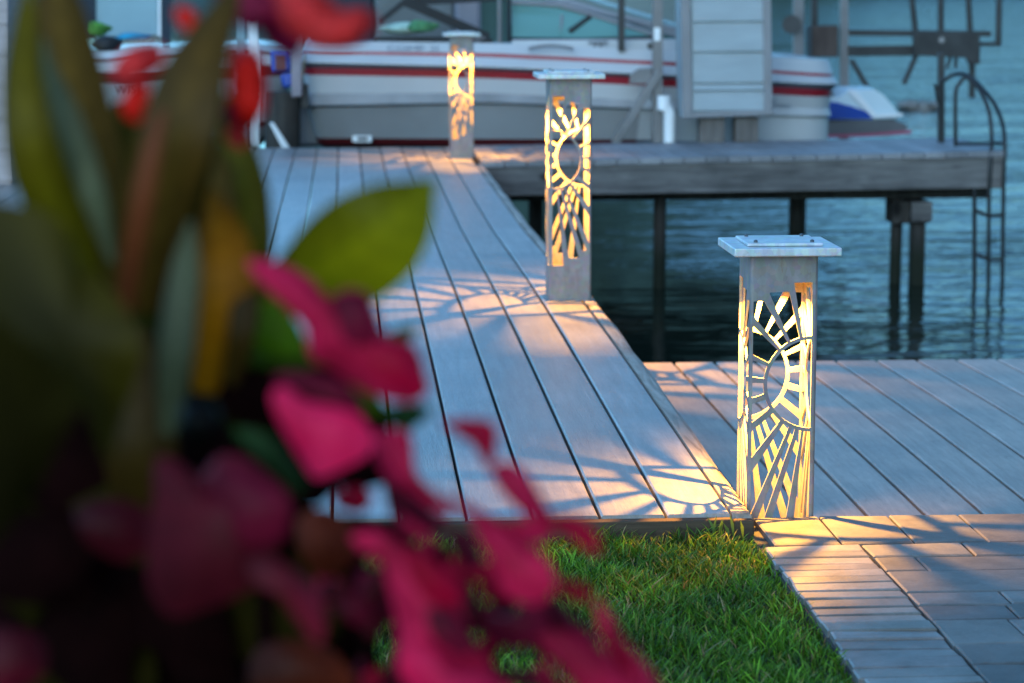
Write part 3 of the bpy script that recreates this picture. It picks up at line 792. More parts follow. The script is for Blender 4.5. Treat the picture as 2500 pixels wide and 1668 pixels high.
# windshield
gl = MB(); Yg = YB + .22
gl.add([at_y(1250, 96, Yg), at_y(1592, 92, Yg), at_y(1590, 82, Yg + .02), at_y(1455, 40, Yg + .12), at_y(1365, 14, Yg + .16), at_y(1250, 6, Yg + .18)], [(0, 1, 2, 3, 4, 5)])
wsh = gl.build('windshield', M_glass, boat)
def ptube(pl, r, nm, mat, par, dy=0, Y=Yg): return MB().tube([at_y(x, y, Y + d + dy) for x, y, d in pl], r, 8).build(nm, mat, par, smooth=True)
ptube([(1240, 97, 0), (1420, 99, 0), (1592, 93, 0)], .018, 'windshield_frame', M_black, wsh, -.01)
ptube([(1250, 6, .18), (1365, 13, .16), (1455, 39, .12), (1595, 84, .02)], .017, 'windshield_frame', M_panelframe, wsh, -.01)
ptube([(1243, 96, 0), (1243, -20, .18)], .015, 'windshield_frame', M_black, wsh, -.02)
ptube([(1220, 112, -.1), (1220, -20, -.1)], .016, 'canopy_pole', M_galvpole, boat)
ptube([(1368, 95, 0), (1372, 40, .1)], .016, 'windshield_frame', M_panelframe, wsh, .02)
ptube([(1390, 78, 0.02), (1440, 42, .1)], .02, 'windshield_frame', M_steel, wsh, .01)
for i, (a, b2) in enumerate((((1360, -6), (1670, 92)), ((1420, -10), (1680, 72)), ((1330, -4), (1668, 78)))):
    ptube([(*a, .5), (*b2, .15)], .018, 'canopy_bow', M_panelframe if i != 1 else M_ltblue, boat)
quad_px(MB(), [(1250, 112), (1660, 126), (1662, 96), (1250, 98)], YB + .16, .06).build('side_deck_panel', M_white, boat, bevel=.01)
quad_px(MB(), [(1240, 60), (1700, 60), (1700, -60), (1240, -60)], YB + 1.7, .05).build('far_canopy_panel', M_haze, boat)
mb = MB(); cc = [(1290 + 110 * i / 10, 119 - 8 * math.sin(math.pi * i / 10)) for i in range(11)]
mb.tube([at_y(x, y, YB - .015) for x, y in cc], .012, 8).build('grab_rail', M_bunk, boat, smooth=True)
quad_px(MB(), [(860, 332), (908, 332), (908, 348), (860, 348)], YB + .10, .03).build('hull_fitting', M_pvc, boat, bevel=.006)
quad_px(MB(), [(873, 335), (898, 335), (898, 343), (873, 343)], YB + .095, .004).build('hull_plate', M_skigrey, boat)
def text(body, x, y, hpx, Y, mat, parent, name='letter', tilt=0.0, sx=1.0):
    k = hpx * Y / F / .7; adv = 0.0; p0 = at_y(x, y, Y)
    for ch in body:
        if ch == ' ': adv += .32 * k * sx; continue
        cu = bpy.data.curves.new(name, 'FONT'); cu.body = ch; cu.size = 1.0
        to = bpy.data.objects.new('tmp', cu); C.objects.link(to)
        dg = bpy.context.evaluated_depsgraph_get(); dg.update()
        me = bpy.data.meshes.new_from_object(to.evaluated_get(dg)); bpy.data.objects.remove(to)
        xs_ = [v.co.x for v in me.vertices]; wch = max(xs_) - min(xs_)
        p = p0 + Vector((adv, 0, -adv * math.sin(tilt)))
        me.transform(Matrix.Translation(p - wloc(parent)) @ Matrix.Rotation(tilt, 4, 'Y') @ Matrix.Rotation(math.pi / 2, 4, 'X') @ Matrix.Diagonal((k * sx, k, 1, 1)) @ Matrix.Translation((-min(xs_), 0, 0)))
        me.materials.clear(); me.materials.append(mat)
        o = bpy.data.objects.new(name, me); C.objects.link(o); o.parent = parent
        adv += (wch + .10) * k * sx
text('COMP 21', 946, 123, 13, YB - .004, M_letter, boat, sx=1.75, tilt=.015)
text('S', 1886, 262, 20, YB + .012, M_letter, boat, sx=.9)
quad_px(MB(), [(1900, 258), (1932, 259), (1932, 256), (1900, 255)], YB + .012, .01).build('emblem_bar', M_letter, boat)
for xx_ in (800, 1160, 1460):
    p = at_y(xx_, interp(T(100, 106, 124, 138, 150), xx_), YB + .09); cl = MB()
    cl.tube([p + Vector((-.07, 0, .035)), p + Vector((.07, 0, .035))], .010, 8); cl.tube([p + Vector((-.02, 0, -.005)), p + Vector((-.02, 0, .035))], .009, 8); cl.tube([p + Vector((.02, 0, -.005)), p + Vector((.02, 0, .035))], .009, 8)
    cl.build('cleat', M_galvpole, boat, smooth=True)
# green towels on the coaming
mb = MB(); mb.blob(at_y(985, 70, YB + .2) , .20, .12, .040, 3, .12, 3); tag(mb.build('towel', M_pale, smooth=True), 'pale green towel laid along the edge of the striped motorboat', 'towel')
mb = MB(); mb.blob(at_y(1035, 64, YB + .12), .11, .10, .045, 5, .16, 3); tag(mb.build('towel', M_green, smooth=True), 'dark green bunched towel on the striped motorboat near the far bollard', 'towel')

# fender and rope at the boat's left end
fe = thing('boat_fender', at_y(720, 252, YB - .05), 'small white ball fender hanging on a rope at the striped boat\'s left end', 'fender')
MB().blob(at_y(720, 254, YB - .05), .030, .030, .032, 1, 0, 3).build('ball', M_pvc, fe, smooth=True)
MB().tube([at_y(745, 132, YB - .02), at_y(741, 165, YB - .03), at_y(735, 205, YB - .05), at_y(724, 245, YB - .05)], .007, 6).build('rope', M_rope, fe)
tag(quad_px(MB(), [(735, 205), (752, 205), (756, 265), (733, 265)], YB - .09, .04).build('dock_bumper', M_steel, bevel=.008), 'dark narrow bumper block hanging beside the white ball fender', 'bumper')
cu_ = thing('life_vest', at_y(685, 215, YB - .2), 'blue and maroon life vest hanging left of the striped boat', 'life vest')
quad_px(MB(), [(660, 122), (708, 120), (710, 175), (660, 178)], YB - .2, .08).build('upper_panel', M_blue, cu_, bevel=.02)
quad_px(MB(), [(672, 134), (698, 133), (699, 172), (672, 173)], YB - .21, .02).build('chest_pad', M_darkred, cu_, bevel=.006)
quad_px(MB(), [(683, 182), (715, 178), (716, 212), (690, 216)], YB - .2, .08).build('lower_panel', M_blue, cu_, bevel=.02)

# boat lift in front of the hull
lift = thing('boat_lift', at_y(1605, 346, YB - .22), 'grey steel boat lift post with a diagonal brace in front of the hull', 'boat lift')
Yl = YB - .22
mb = MB(); mb.bar(at_y(1605, 350, Yl), at_y(1605, -60, Yl), .07, .07); mb.build('post', M_galvpole, lift, bevel=.004)
mb = MB(); mb.bar(at_y(1612, 172, Yl - .05), at_y(1500, 352, Yl - .05), .055, .05); mb.build('brace', M_galvpole, lift, bevel=.004)
quad_px(MB(), [(1538, 205), (1592, 205), (1592, 166), (1560, 168), (1540, 182)], Yl - .02, .06).build('bracket', M_galvpole, lift, bevel=.004)
quad_px(MB(), [(1597, 100), (1612, 100), (1612, 68), (1597, 68)], Yl - .05, .01).build('post_sticker', M_pvc, lift)
MB().tube([at_y(1588, 113, Yl - .03), at_y(1588, 113, Yl + .03)], .025, 14).build('pulley', M_steel, lift, smooth=True)
mb = MB(); mb.bar(at_y(1517, 125, YB + .04), at_y(1517, -60, YB + .04), .045, .045); mb.build('canopy_post', M_steel, lift)
mb = MB(); mb.bar((at_y(760, 0, YB).x, YB + .5, -.36), (at_y(2000, 0, YB).x, YB + .5, -.36), .07, .07); mb.bar((at_y(760, 0, YB).x, YB + 1.4, -.36), (at_y(2000, 0, YB).x, YB + 1.4, -.36), .07, .07)
mb.build('cradle_beam', M_steel, lift)
pv = thing('vent_pipe', at_y(1630, 346, Yl - .1), 'white plastic pipe with an offset cap standing on the dock by the lift post', 'pipe')
MB().tube([at_y(1634, 349, Yl - .1), at_y(1634, 275, Yl - .1), at_y(1622, 255, Yl - .1)], .042, 16).build('pipe', M_pvc, pv, smooth=True)
MB().tube([at_y(1621, 268, Yl - .1), at_y(1621, 234, Yl - .1)], .048, 16).build('pipe_cap', M_pvc, pv, smooth=True)
tag(quad_px(MB(), [(657, 300), (668, 300), (708, 362), (690, 364)], YB - .45, .04).build('white_strut', M_pvc, bevel=.004), 'short white slanted strut at the far left end of the deck', 'strut')

tag(quad_px(MB(), [(711, 238), (737, 236), (737, -40), (711, -40)], YB - .22, .06).build('mooring_post', M_mauve, bevel=.01), 'mauve grey post at the left end of the striped boat beside the rope', 'post', 'mooring posts between the two boats')
# white slatted cabinet
cab = thing('slatted_cabinet', at_y(1775, 346, YB - .55), 'white cabinet with horizontal slats raised on two timber posts on the dock', 'cabinet')
Yc = YB - .55
quad_px(MB(), [(1668, 288), (1884, 280), (1880, -40), (1662, -40)], Yc + .012, .30).build('body', M_slat, cab)
for nm, poly in (('frame', [(1668, 290), (1690, 288), (1684, -40), (1662, -40)]), ('frame', [(1866, 282), (1886, 281), (1882, -40), (1862, -40)]), ('frame', [(1690, 288), (1866, 282), (1866, 268), (1690, 275)])):
    quad_px(MB(), poly, Yc - .02, .03).build(nm, M_panelframe, cab, bevel=.003)
yb = [272, 222, 204, 128, 54, 0]
for a, b2 in zip(yb[:-1], yb[1:]):
    mb = MB(); p0, p1, p2, p3 = (at_y(1691, a - 1, Yc - .012), at_y(1865, a - 3, Yc - .012), at_y(1865, b2 + 2, Yc + .002), at_y(1691, b2 + 3, Yc + .002))
    mb.prism([p0, p1, p2, p3], (0, .009, 0)); mb.build('slat', M_slat, cab, bevel=.002)
for x0, x1 in ((1706, 1766), (1792, 1848)):
    mb = MB(); a = at_y(x0, 345, Yc + .1); b2 = at_y(x1, 345, Yc + .1)
    mb.box((a.x, Yc + .04, drise(a.x) + .001), (b2.x, Yc + .2, zpix(x0, 286, Yc + .1))); mb.build('leg', M_greypost, cab, bevel=.006)
    
# second lift at right
YR = 20.3
l2 = thing('boat_hoist', at_y(2062, 330, YR), 'dark steel boat hoist with twin rails and hanging rods above the ladder', 'boat hoist')
def vpost(x0, x1, y0, y1, nm, mat=M_steel, Y=YR, dep=.06):
    quad_px(MB(), [(x0, y1), (x1, y1), (x1, y0), (x0, y0)], Y, dep).build(nm, mat, l2, bevel=.004)
vpost(1938, 1963, -40, 340, 'post', M_galvpole, YR - .3); vpost(1981, 1997, -40, 66, 'post'); 
quad_px(MB(), [(2050, 345), (2073, 345), (2071, -40), (2053, -40)], YR, .07).build('post', M_galvpole, l2)
quad_px(MB(), [(1982, 140), (2047, 140), (2047, 62), (1982, 64)], YR - .1, .25).build('motor_box', M_brownbox, l2, bevel=.01)
MB().tube([at_y(1933, 60, YR - .36), at_y(1933, 60, YR - .30)], .078, 24).build('winch_wheel', M_steel, l2, smooth=True)
quad_px(MB(), [(2072, 88), (2420, 90), (2420, 76), (2072, 73)], YR + .02, .05).build('rail', M_steel, l2)
quad_px(MB(), [(2072, 138), (2393, 136), (2393, 108), (2072, 113)], YR - .04, .05).build('rail', M_steel, l2)
quad_px(MB(), [(2230, 136), (2360, 142), (2366, 158), (2393, 158), (2393, 78), (2230, 80)], YR - .1, .05).build('gusset_plate', M_steel, l2, bevel=.005)
MB().tube([at_y(2299, 98, YR - .12), at_y(2299, 98, YR - .09)], .025, 14).build('bolt', M_galvpole, l2, smooth=True)
for a, b2, r in (((2222, -40), (2236, 84), .026), ((2297, -40), (2297, 82), .028), ((2362, -40), (2369, 84), .026), ((2440, -40), (2437, 112), .028)):
    MB().tube([at_y(*a, YR), at_y(*b2, YR)], r, 8).build('rod', M_steel, l2, smooth=True)
quad_px(MB(), [(2392, 113), (2444, 113), (2444, 103), (2392, 103)], YR, .05).build('foot', M_steel, l2)
for a, b2 in (((2078, 146), (2118, 214)), ((2236, 136), (2206, 205))):
    mb = MB(); mb.bar(at_y(*a, YR), at_y(*b2, YR), .04, .04); mb.build('brace', M_steel, l2)
vpost(2292, 2307, 130, 350, 'post', M_steel, YD0 + 1.2, .05); vpost(2368, 2381, 130, 240, 'post')
for a, b2 in (((2320, 140), (2312, 168)), ((2334, 140), (2333, 166))):
    MB().tube([at_y(*a, YR), at_y(*b2, YR)], .016, 8).build('cable', M_steel, l2)

# jet ski
YJ = 19.0
js = thing('jet_ski', at_y(2120, 335, YJ), 'blue and white jet ski with grey lower hull moored behind the white boat\'s right end', 'jet ski')
def shell(name, mat, poly_near, Y, dep, par, nb=5, taper=.10):
    """closed shell: side polygon in the picture plane swept in depth with a taper"""
    mb = MB(); P = [at_y(x, y, Y) for x, y in poly_near]; c = sum(P, Vector()) / len(P); n = len(P); vs = []
    for i in range(nb + 1):
        t = i / nb; k = 1 - taper * (2 * t - 1) ** 2 if nb > 1 else 1
        vs += [Vector((c.x + (p.x - c.x) * k, Y + dep * t, c.z + (p.z - c.z) * (k if p.z > c.z else 1))) for p in P]
    fc = [tuple(range(n - 1, -1, -1)), tuple(range(nb * n, nb * n + n))]
    for i in range(nb):
        for j in range(n): fc.append((i * n + j, i * n + (j + 1) % n, (i + 1) * n + (j + 1) % n, (i + 1) * n + j))
    return mb.add(vs, fc).build(name, mat, par, smooth=True)
shell('lower_hull', M_skigrey, [(1985, 296), (2190, 292), (2225, 305), (2222, 318), (2140, 330), (1985, 338)], YJ, .7, js)
shell('bow_hood', M_skiwhite, [(1985, 292), (2135, 293), (2200, 290), (2205, 280), (2190, 262), (2160, 228), (2137, 215), (2070, 216), (2040, 236), (1985, 240)], YJ + .04, .6, js)
mb = MB(); mb.prism([at_y(x, y, YJ + .030) for x, y in [(2000, 291), (2134, 291), (2118, 273), (2080, 260), (2042, 250), (2000, 246)]], (0, .02, 0)); mb.build('blue_side_panel', M_blue, js)
mb = MB(); mb.prism([at_y(x, y, YJ + .020) for x, y in [(2134, 291), (2144, 284), (2092, 222), (2072, 218), (2070, 224)]], (0, .02, 0)); mb.build('white_side_stripe', M_pvc, js)
quad_px(MB(), [(1990, 338), (2120, 334), (2225, 326), (2225, 318), (2120, 326), (1990, 329)], YJ - .004, .02).build('pink_trim', M_pink, js)
mb = MB(); mb.prism([at_y(x, y, YJ - .002) for x, y in [(2136, 289), (2205, 284), (2203, 277), (2140, 279)]], (0, .02, 0)); mb.build('bumper', M_pvc, js)
shell('seat', M_seat, [(1985, 240), (2040, 236), (2030, 205), (1985, 200)], YJ + .15, .35, js)

# far low pier on the lake
pz = 37.0
fp = thing('far_pier', at_y(2400, 290, pz), 'distant dark low pier crossing the water behind the ladder', 'pier')
quad_px(MB(), [(2150, 288), (2620, 288), (2620, 271), (2150, 271)], pz, .8).build('beam', M_steel, fp)
for x in (2215, 2330, 2452, 2560):
    mb = MB(); a = at_y(x, 290, pz + .3); mb.tube([(a.x, pz + .3, -1.4), (a.x, pz + .3, at_y(x, 281, pz).z)], .09, 10); mb.build('pile', M_pile, fp)
for i, (x, y) in enumerate(((2215, 258), (2250, 262), (2275, 260))):
    mb = MB(); mb.blob(at_y(x, y, pz + .4), .16, .2, .10, i, .2, 2)
    tag(mb.build('dock_bag', M_stone, smooth=True), ['pale lumpy bag at the left on the distant pier', 'pale lumpy bag between two others on the distant pier', 'pale lumpy bag rightmost on the distant pier'][i], 'bag', 'bags on the distant pier')

# second boat at left, behind the leaves
Y2 = 17.9
TX = (60, 240, 400, 560, 715)
boat2 = thing('moored_boat', (at_y(330, 300, Y2).x, Y2 + .8, -.4), 'white boat with dark red stripes and registration letters half hidden by leaves', 'boat')
rows2 = [(T(132, 130, 122, 112, 108), .05), (T(146, 145, 138, 128, 124), .02), (T(156, 154, 147, 137, 133), .015), (T(180, 178, 172, 162, 158), .01), (T(206, 205, 198, 190, 186), .03), (T(305, 305, 303, 300, 300), .20), (T(316, 316, 314, 312, 312), .23), (T(340, 340, 340, 340, 340), .28), (T(420,) * 1 * 5 if False else T(420, 420, 420, 420, 420), .75)]
pts2, st2 = hull_bands(boat2, Y2, 60, 715, rows2, 1.8, .25, .15)
for i, (nm, mt) in enumerate([('gunwale', M_white), ('thin_red_stripe', M_darkred), ('upper_topside', M_white), ('wide_red_stripe', M_darkred), ('hull_side', M_white), ('waterline_stripe', M_black), ('lower_hull', M_lowhull), ('keel', M_lowhull)]):
    band(nm, mt, pts2, i, boat2)
MB().add(pts2[0], [tuple(range(len(pts2[0]) - 1, -1, -1))]).build('foredeck', M_white, boat2)
text('WIS', 280, 230, 24, Y2 + .03, M_darkletter, boat2, sx=.95)
pc = thing('canvas_screen', at_y(310, 100, Y2 + 1.0), 'pale blue canvas screen in a frame standing on the left boat', 'screen')
quad_px(MB(), [(234, 88), (384, 86), (384, -50), (234, -50)], Y2 + 1.0, .03).build('panel', M_ltblue, pc)
quad_px(MB(), [(386, 90), (392, 90), (392, -50), (386, -50)], Y2 + .98, .04).build('frame', M_pvc, pc)
quad_px(MB(), [(394, 110), (416, 108), (416, -50), (394, -50)], Y2 + .98, .04).build('frame', M_navy, pc)
quad_px(MB(), [(170, 100), (232, 95), (232, -50), (170, -50)], Y2 + .98, .04).build('frame', M_navy, pc)
tag(MB().blob(at_y(243, 70, Y2 + .5), .10, .12, .05, 11, .15, 3).build('towel', M_lime, smooth=True), 'bright lime green towel against the pale blue screen on the left boat', 'towel')
tag(MB().blob(at_y(330, 90, Y2 + .4), .14, .12, .028, 12, .15, 3).build('towel', M_teal, smooth=True), 'teal blue towel on the deck of the left boat', 'towel')
tag(MB().blob(at_y(262, 108, Y2 + .25), .13, .15, .06, 13, .08, 3).build('gear_bag', M_black, smooth=True), 'black gear bag on the bow of the left boat', 'bag')
for x0, x1, m_, lab in ((575, 600, M_ltblue, 'pale blue post just right of the brown leaf'), (606, 632, M_pvc, 'white post left of the hanging life vest')):
    tag(quad_px(MB(), [(x0, 360), (x1, 360), (x1, -40), (x0, -40)], YB + .3, .06).build('mooring_post', m_, bevel=.01), lab, 'post', 'mooring posts between the two boats')

shed = thing('storage_shed', (at_z(-60, 452, 0).x, at_z(-60, 452, 0).y + .5, 0), 'pale mauve storage shed at the left edge standing on the deck', 'shed')
a = at_z(-330, 452, 0.0); b2 = at_z(26, 452, 0.0)
M_shed = simple('pale_mauve_boards', (0.36, 0.30, 0.30), 0.7, 0, .15, 3, (1, 1, 8))
MB().box((a.x, a.y, .001), (b2.x, a.y + 1.0, 1.25)).build('wall', M_shed, shed)
for k in range(7): MB().box((a.x - .01, a.y - .012, .02 + k * .175), (b2.x + .008, a.y - .001, .18 + k * .175)).build('siding_board', M_shed, shed, bevel=.004)
MB().box((a.x - .06, a.y - .08, 1.251), (b2.x + .05, a.y + 1.06, 1.30)).build('roof', M_panelframe, shed)
tag(MB().tube([at_y(690, 420, YB - .06) + Vector((0, .0, 0)), at_y(690, 225, YB - .06)], .125, 16).build('mooring_pile', M_pile, smooth=True), 'thick dark mooring pile at the left end of the striped boat', 'pile')

# ------------------------------------------------------------------ foreground plants
def blade(mb, spine, across=9, nseg=22, cup=.18, wave=0.0, side=0.0, seed=0, mid=(1.25, .8), asym=0.0):
    """leaf surface from picture-space spine (x, y, depth, half width px); real size, standing in the world"""
    rr = random.Random(seed); ph = rr.uniform(0, 6)
    sp = catmull(spine, nseg); n = len(sp); vs = []; fc = []; tones = []
    for i, (x, y, d, hw) in enumerate(sp):
        hw = max(hw, .5); a = sp[max(i - 1, 0)]; b2 = sp[min(i + 1, n - 1)]
        dx, dy = b2[0] - a[0], b2[1] - a[1]; L_ = math.hypot(dx, dy) or 1; nxp, nyp = -dy / L_, dx / L_
        for j in range(across):
            s = 2 * j / (across - 1) - 1
            k = hw * s
            q = at_d(x + nxp * k, y + nyp * k, 1.0) - O
            dep = d + (cup * s * s + side * s) * hw * d / F + wave * hw * d / F * math.sin(i * .9 + ph + s * 2) * abs(s)
            vs.append(O + q * dep)
    for i in range(n - 1):
        for j in range(across - 1):
            fc.append((i * across + j, i * across + j + 1, (i + 1) * across + j + 1, (i + 1) * across + j))
            s = abs(2 * (j + .5) / (across - 1) - 1)
            t = mid[0] + (mid[1] - mid[0]) * s
            sg = 2 * (j + .5) / (across - 1) - 1
            t *= (1 + asym * sg) * (1 + .10 * math.sin(i * 2.4 - s * 6)) * (1.18 if s < .14 else 1.0)
            tones.append((t, t, t))
    nn = len(mb.v); mb.v += vs; mb.f += [tuple(q + nn for q in f) for f in fc]; mb.t += tones
    return mb
def leaf_obj(name, mat, parent, spine, **kw):
    return blade(MB(), spine, **kw).build(name, mat, parent, smooth=True, tone=True, attr='across')

G_olive = leafmat('canna_olive_leaf', (0.150, 0.098, 0.0026), (0.085, 0.060, 0.0020), .45)
G_bronze = leafmat('canna_bronze_leaf', (0.1125, 0.0528, 0.0064), (0.0600, 0.0330, 0.0048), .3)
G_dark = leafmat('canna_dark_leaf', (0.0264, 0.0198, 0.0024), (0.0120, 0.0090, 0.0016), .2, .8)  # near-black tone puts the foreground shade into the leaf colour
G_darkgreen = leafmat('canna_dark_green_leaf', (0.0234, 0.0280, 0.0032), (0.0130, 0.0140, 0.0020), .25)
G_green = leafmat('canna_green_leaf', (0.2550, 0.2185, 0.0024), (0.1700, 0.1380, 0.0020), .45)
G_orange = leafmat('canna_orange_leaf', (0.4420, 0.1395, 0.0024), (0.2600, 0.0810, 0.0018), .45)
G_grey = leafmat('canna_grey_leaf', (0.1330, 0.1265, 0.0665), (0.0700, 0.0770, 0.0350), .35)
G_stem = leafmat('canna_red_stem', (0.1445, 0.0336, 0.0096), (0.0850, 0.0192, 0.0060), .2)
P_pink = leafmat('begonia_pink', (0.98, 0.030, 0.130), (0.80, 0.008, 0.075), .4, .5, 38)
P_magenta = leafmat('begonia_magenta', (0.76, 0.018, 0.085), (0.40, 0.006, 0.034), .4, .5, 38)
P_deep = leafmat('begonia_deep', (0.20, 0.006, 0.030), (0.12, 0.004, 0.016), .35, .5, 38)
P_crimson = leafmat('begonia_crimson', (0.55, 0.003, 0.040), (0.40, 0.002, 0.022), .4, .5, 38)
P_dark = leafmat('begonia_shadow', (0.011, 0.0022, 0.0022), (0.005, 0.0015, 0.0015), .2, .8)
P_red = leafmat('canna_red_petal', (0.8680, 0.0176, 0.0090), (0.6300, 0.0096, 0.0060), .45)
P_coral = leafmat('canna_coral_petal', (0.80, 0.050, 0.045), (0.55, 0.022, 0.022), .45)
P_bgreen = leafmat('begonia_green_leaf', (0.0800, 0.1540, 0.0036), (0.0480, 0.0880, 0.0030), .4)
P_dgreen = leafmat('begonia_dark_green', (0.0144, 0.0495, 0.0108), (0.0096, 0.0308, 0.0072), .3)

GZ = -.066
canna = thing('canna_plant', (at_d(330, 1000, 1.5).x, at_d(330, 1000, 1.5).y, GZ), 'tall canna with broad olive and bronze leaves and red flowers at the left', 'plant')
D = 1.45
# stems to the ground
for (x, y, d) in ((330, 1000, 1.86), (200, 1100, 1.88), (560, 1000, 1.90)):
    p = at_d(x, y, d); top = at_d(x + 20, 420, d - .25)
    MB().tube([(p.x, p.y, GZ - .03), (p.x + .004, p.y, p.z), tuple(top)], [.014, .012, .006], 10).build('stem', G_dark, canna, smooth=True, tone=True, attr='across')
leaf_obj('leaf', G_olive, canna, [(215, 760, 1.50, 60), (150, 560, 1.45, 66), (85, 380, 1.42, 66), (58, 220, 1.42, 52), (62, 60, 1.45, 30), (75, -60, 1.48, 8)], seed=1)
leaf_obj('leaf', G_bronze, canna, [(290, 720, 1.52, 50), (235, 500, 1.50, 80), (185, 300, 1.50, 95), (155, 100, 1.52, 75), (130, -90, 1.56, 30)], seed=2, side=.3, mid=(1.5, .9))
leaf_obj('leaf', G_grey, canna, [(275, 640, 1.46, 10), (230, 480, 1.44, 34), (165, 300, 1.45, 38), (120, 170, 1.47, 18), (105, 90, 1.48, 4)], seed=3)
leaf_obj('leaf', G_bronze, canna, [(330, 760, 1.46, 50), (370, 560, 1.40, 80), (420, 360, 1.36, 92), (475, 180, 1.36, 78), (540, 40, 1.38, 40), (590, -60, 1.40, 8)], seed=4, side=-.4, mid=(1.0, .7))
leaf_obj('leaf', G_darkgreen, canna, [(330, 860, 1.50, 40), (400, 640, 1.44, 55), (455, 440, 1.41, 58), (505, 260, 1.40, 42), (545, 140, 1.40, 10)], seed=5)
leaf_obj('leaf', G_stem, canna, [(300, 780, 1.38, 26), (335, 560, 1.35, 30), (365, 400, 1.34, 26), (395, 270, 1.34, 12)], seed=6)
leaf_obj('leaf', G_olive, canna, [(560, 860, 1.56, 40), (600, 660, 1.52, 62), (600, 480, 1.52, 60), (575, 340, 1.54, 40), (555, 230, 1.55, 10)], seed=7)
leaf_obj('leaf', G_bronze, canna, [(480, 760, 1.50, 40), (520, 600, 1.50, 60), (520, 440, 1.50, 50), (505, 330, 1.50, 20)], seed=71, mid=(1.6, 1.2))
leaf_obj('leaf', G_orange, canna, [(500, 960, 1.46, 30), (520, 830, 1.42, 56), (540, 700, 1.41, 84), (535, 580, 1.42, 66), (500, 450, 1.44, 12)], seed=8)
leaf_obj('leaf', G_bronze, canna, [(560, 940, 1.43, 20), (585, 840, 1.41, 34), (600, 740, 1.41, 36), (600, 660, 1.42, 20)], seed=81, mid=(.6, .4))
leaf_obj('leaf', G_grey, canna, [(410, 1060, 1.38, 20), (425, 900, 1.35, 44), (440, 760, 1.35, 44), (455, 640, 1.36, 34), (465, 540, 1.38, 6)], seed=9)
leaf_obj('leaf', G_bronze, canna, [(350, 1300, 1.48, 60), (345, 1120, 1.45, 90), (330, 950, 1.45, 80), (320, 800, 1.46, 40)], seed=12, mid=(.5, .4))
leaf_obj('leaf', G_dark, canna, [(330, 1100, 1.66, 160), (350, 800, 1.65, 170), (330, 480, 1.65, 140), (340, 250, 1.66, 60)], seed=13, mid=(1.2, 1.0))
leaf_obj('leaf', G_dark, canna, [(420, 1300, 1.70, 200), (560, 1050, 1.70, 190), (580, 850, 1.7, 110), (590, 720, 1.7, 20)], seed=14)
# large green leaf pointing right
leaf_obj('leaf', G_green, canna, [(560, 800, 1.52, 20), (680, 722, 1.46, 62), (800, 655, 1.42, 118), (900, 590, 1.40, 130), (985, 515, 1.40, 92), (1060, 440, 1.42, 6)], seed=15, side=.25, mid=(1.05, .9), asym=.38, across=13)
# red flowers on top
def petal_cluster(parent, mat, items, name='petal'):
    for i, it in enumerate(items): leaf_obj(name, mat, parent, it, seed=i + 40, cup=.4, wave=.15, nseg=14)
petal_cluster(canna, P_coral, [[(690, -40, 1.42, 30), (735, 20, 1.40, 60), (790, 60, 1.40, 58), (850, 78, 1.40, 42), (920, 60, 1.42, 8)],
                               [(760, 110, 1.41, 10), (820, 80, 1.40, 34), (880, 50, 1.40, 34), (925, 55, 1.42, 6)],
                               [(330, 200, 1.40, 10), (300, 180, 1.38, 30), (345, 140, 1.38, 36), (390, 108, 1.4, 8)],
                               [(560, 315, 1.42, 20), (583, 340, 1.42, 28), (585, 365, 1.42, 8)]])
petal_cluster(canna, P_red, [[(575, 110, 1.40, 10), (590, 160, 1.38, 34), (600, 220, 1.38, 42), (605, 270, 1.38, 40), (590, 310, 1.4, 10)],
                             [(620, 300, 1.41, 10), (612, 240, 1.40, 36), (618, 160, 1.40, 30), (610, 110, 1.41, 6)],
                             [(350, 300, 1.40, 10), (325, 265, 1.39, 30), (340, 225, 1.39, 26), (360, 190, 1.4, 6)],
                             [(430, 20, 1.40, 8), (450, 38, 1.40, 24), (462, 60, 1.40, 20), (470, 80, 1.40, 4)],
                             [(280, 170, 1.40, 8), (330, 170, 1.39, 24), (375, 150, 1.39, 24), (400, 120, 1.4, 4)]])
petal_cluster(canna, P_deep, [[(540, -60, 1.44, 40), (600, 0, 1.43, 60), (660, 30, 1.43, 60), (690, 80, 1.44, 20)],
                              [(640, -60, 1.45, 30), (680, 20, 1.45, 60), (700, 90, 1.45, 50), (720, 140, 1.46, 10)],
                              [(575, 330, 1.43, 20), (590, 280, 1.42, 46), (620, 220, 1.42, 40), (650, 180, 1.43, 10)]])

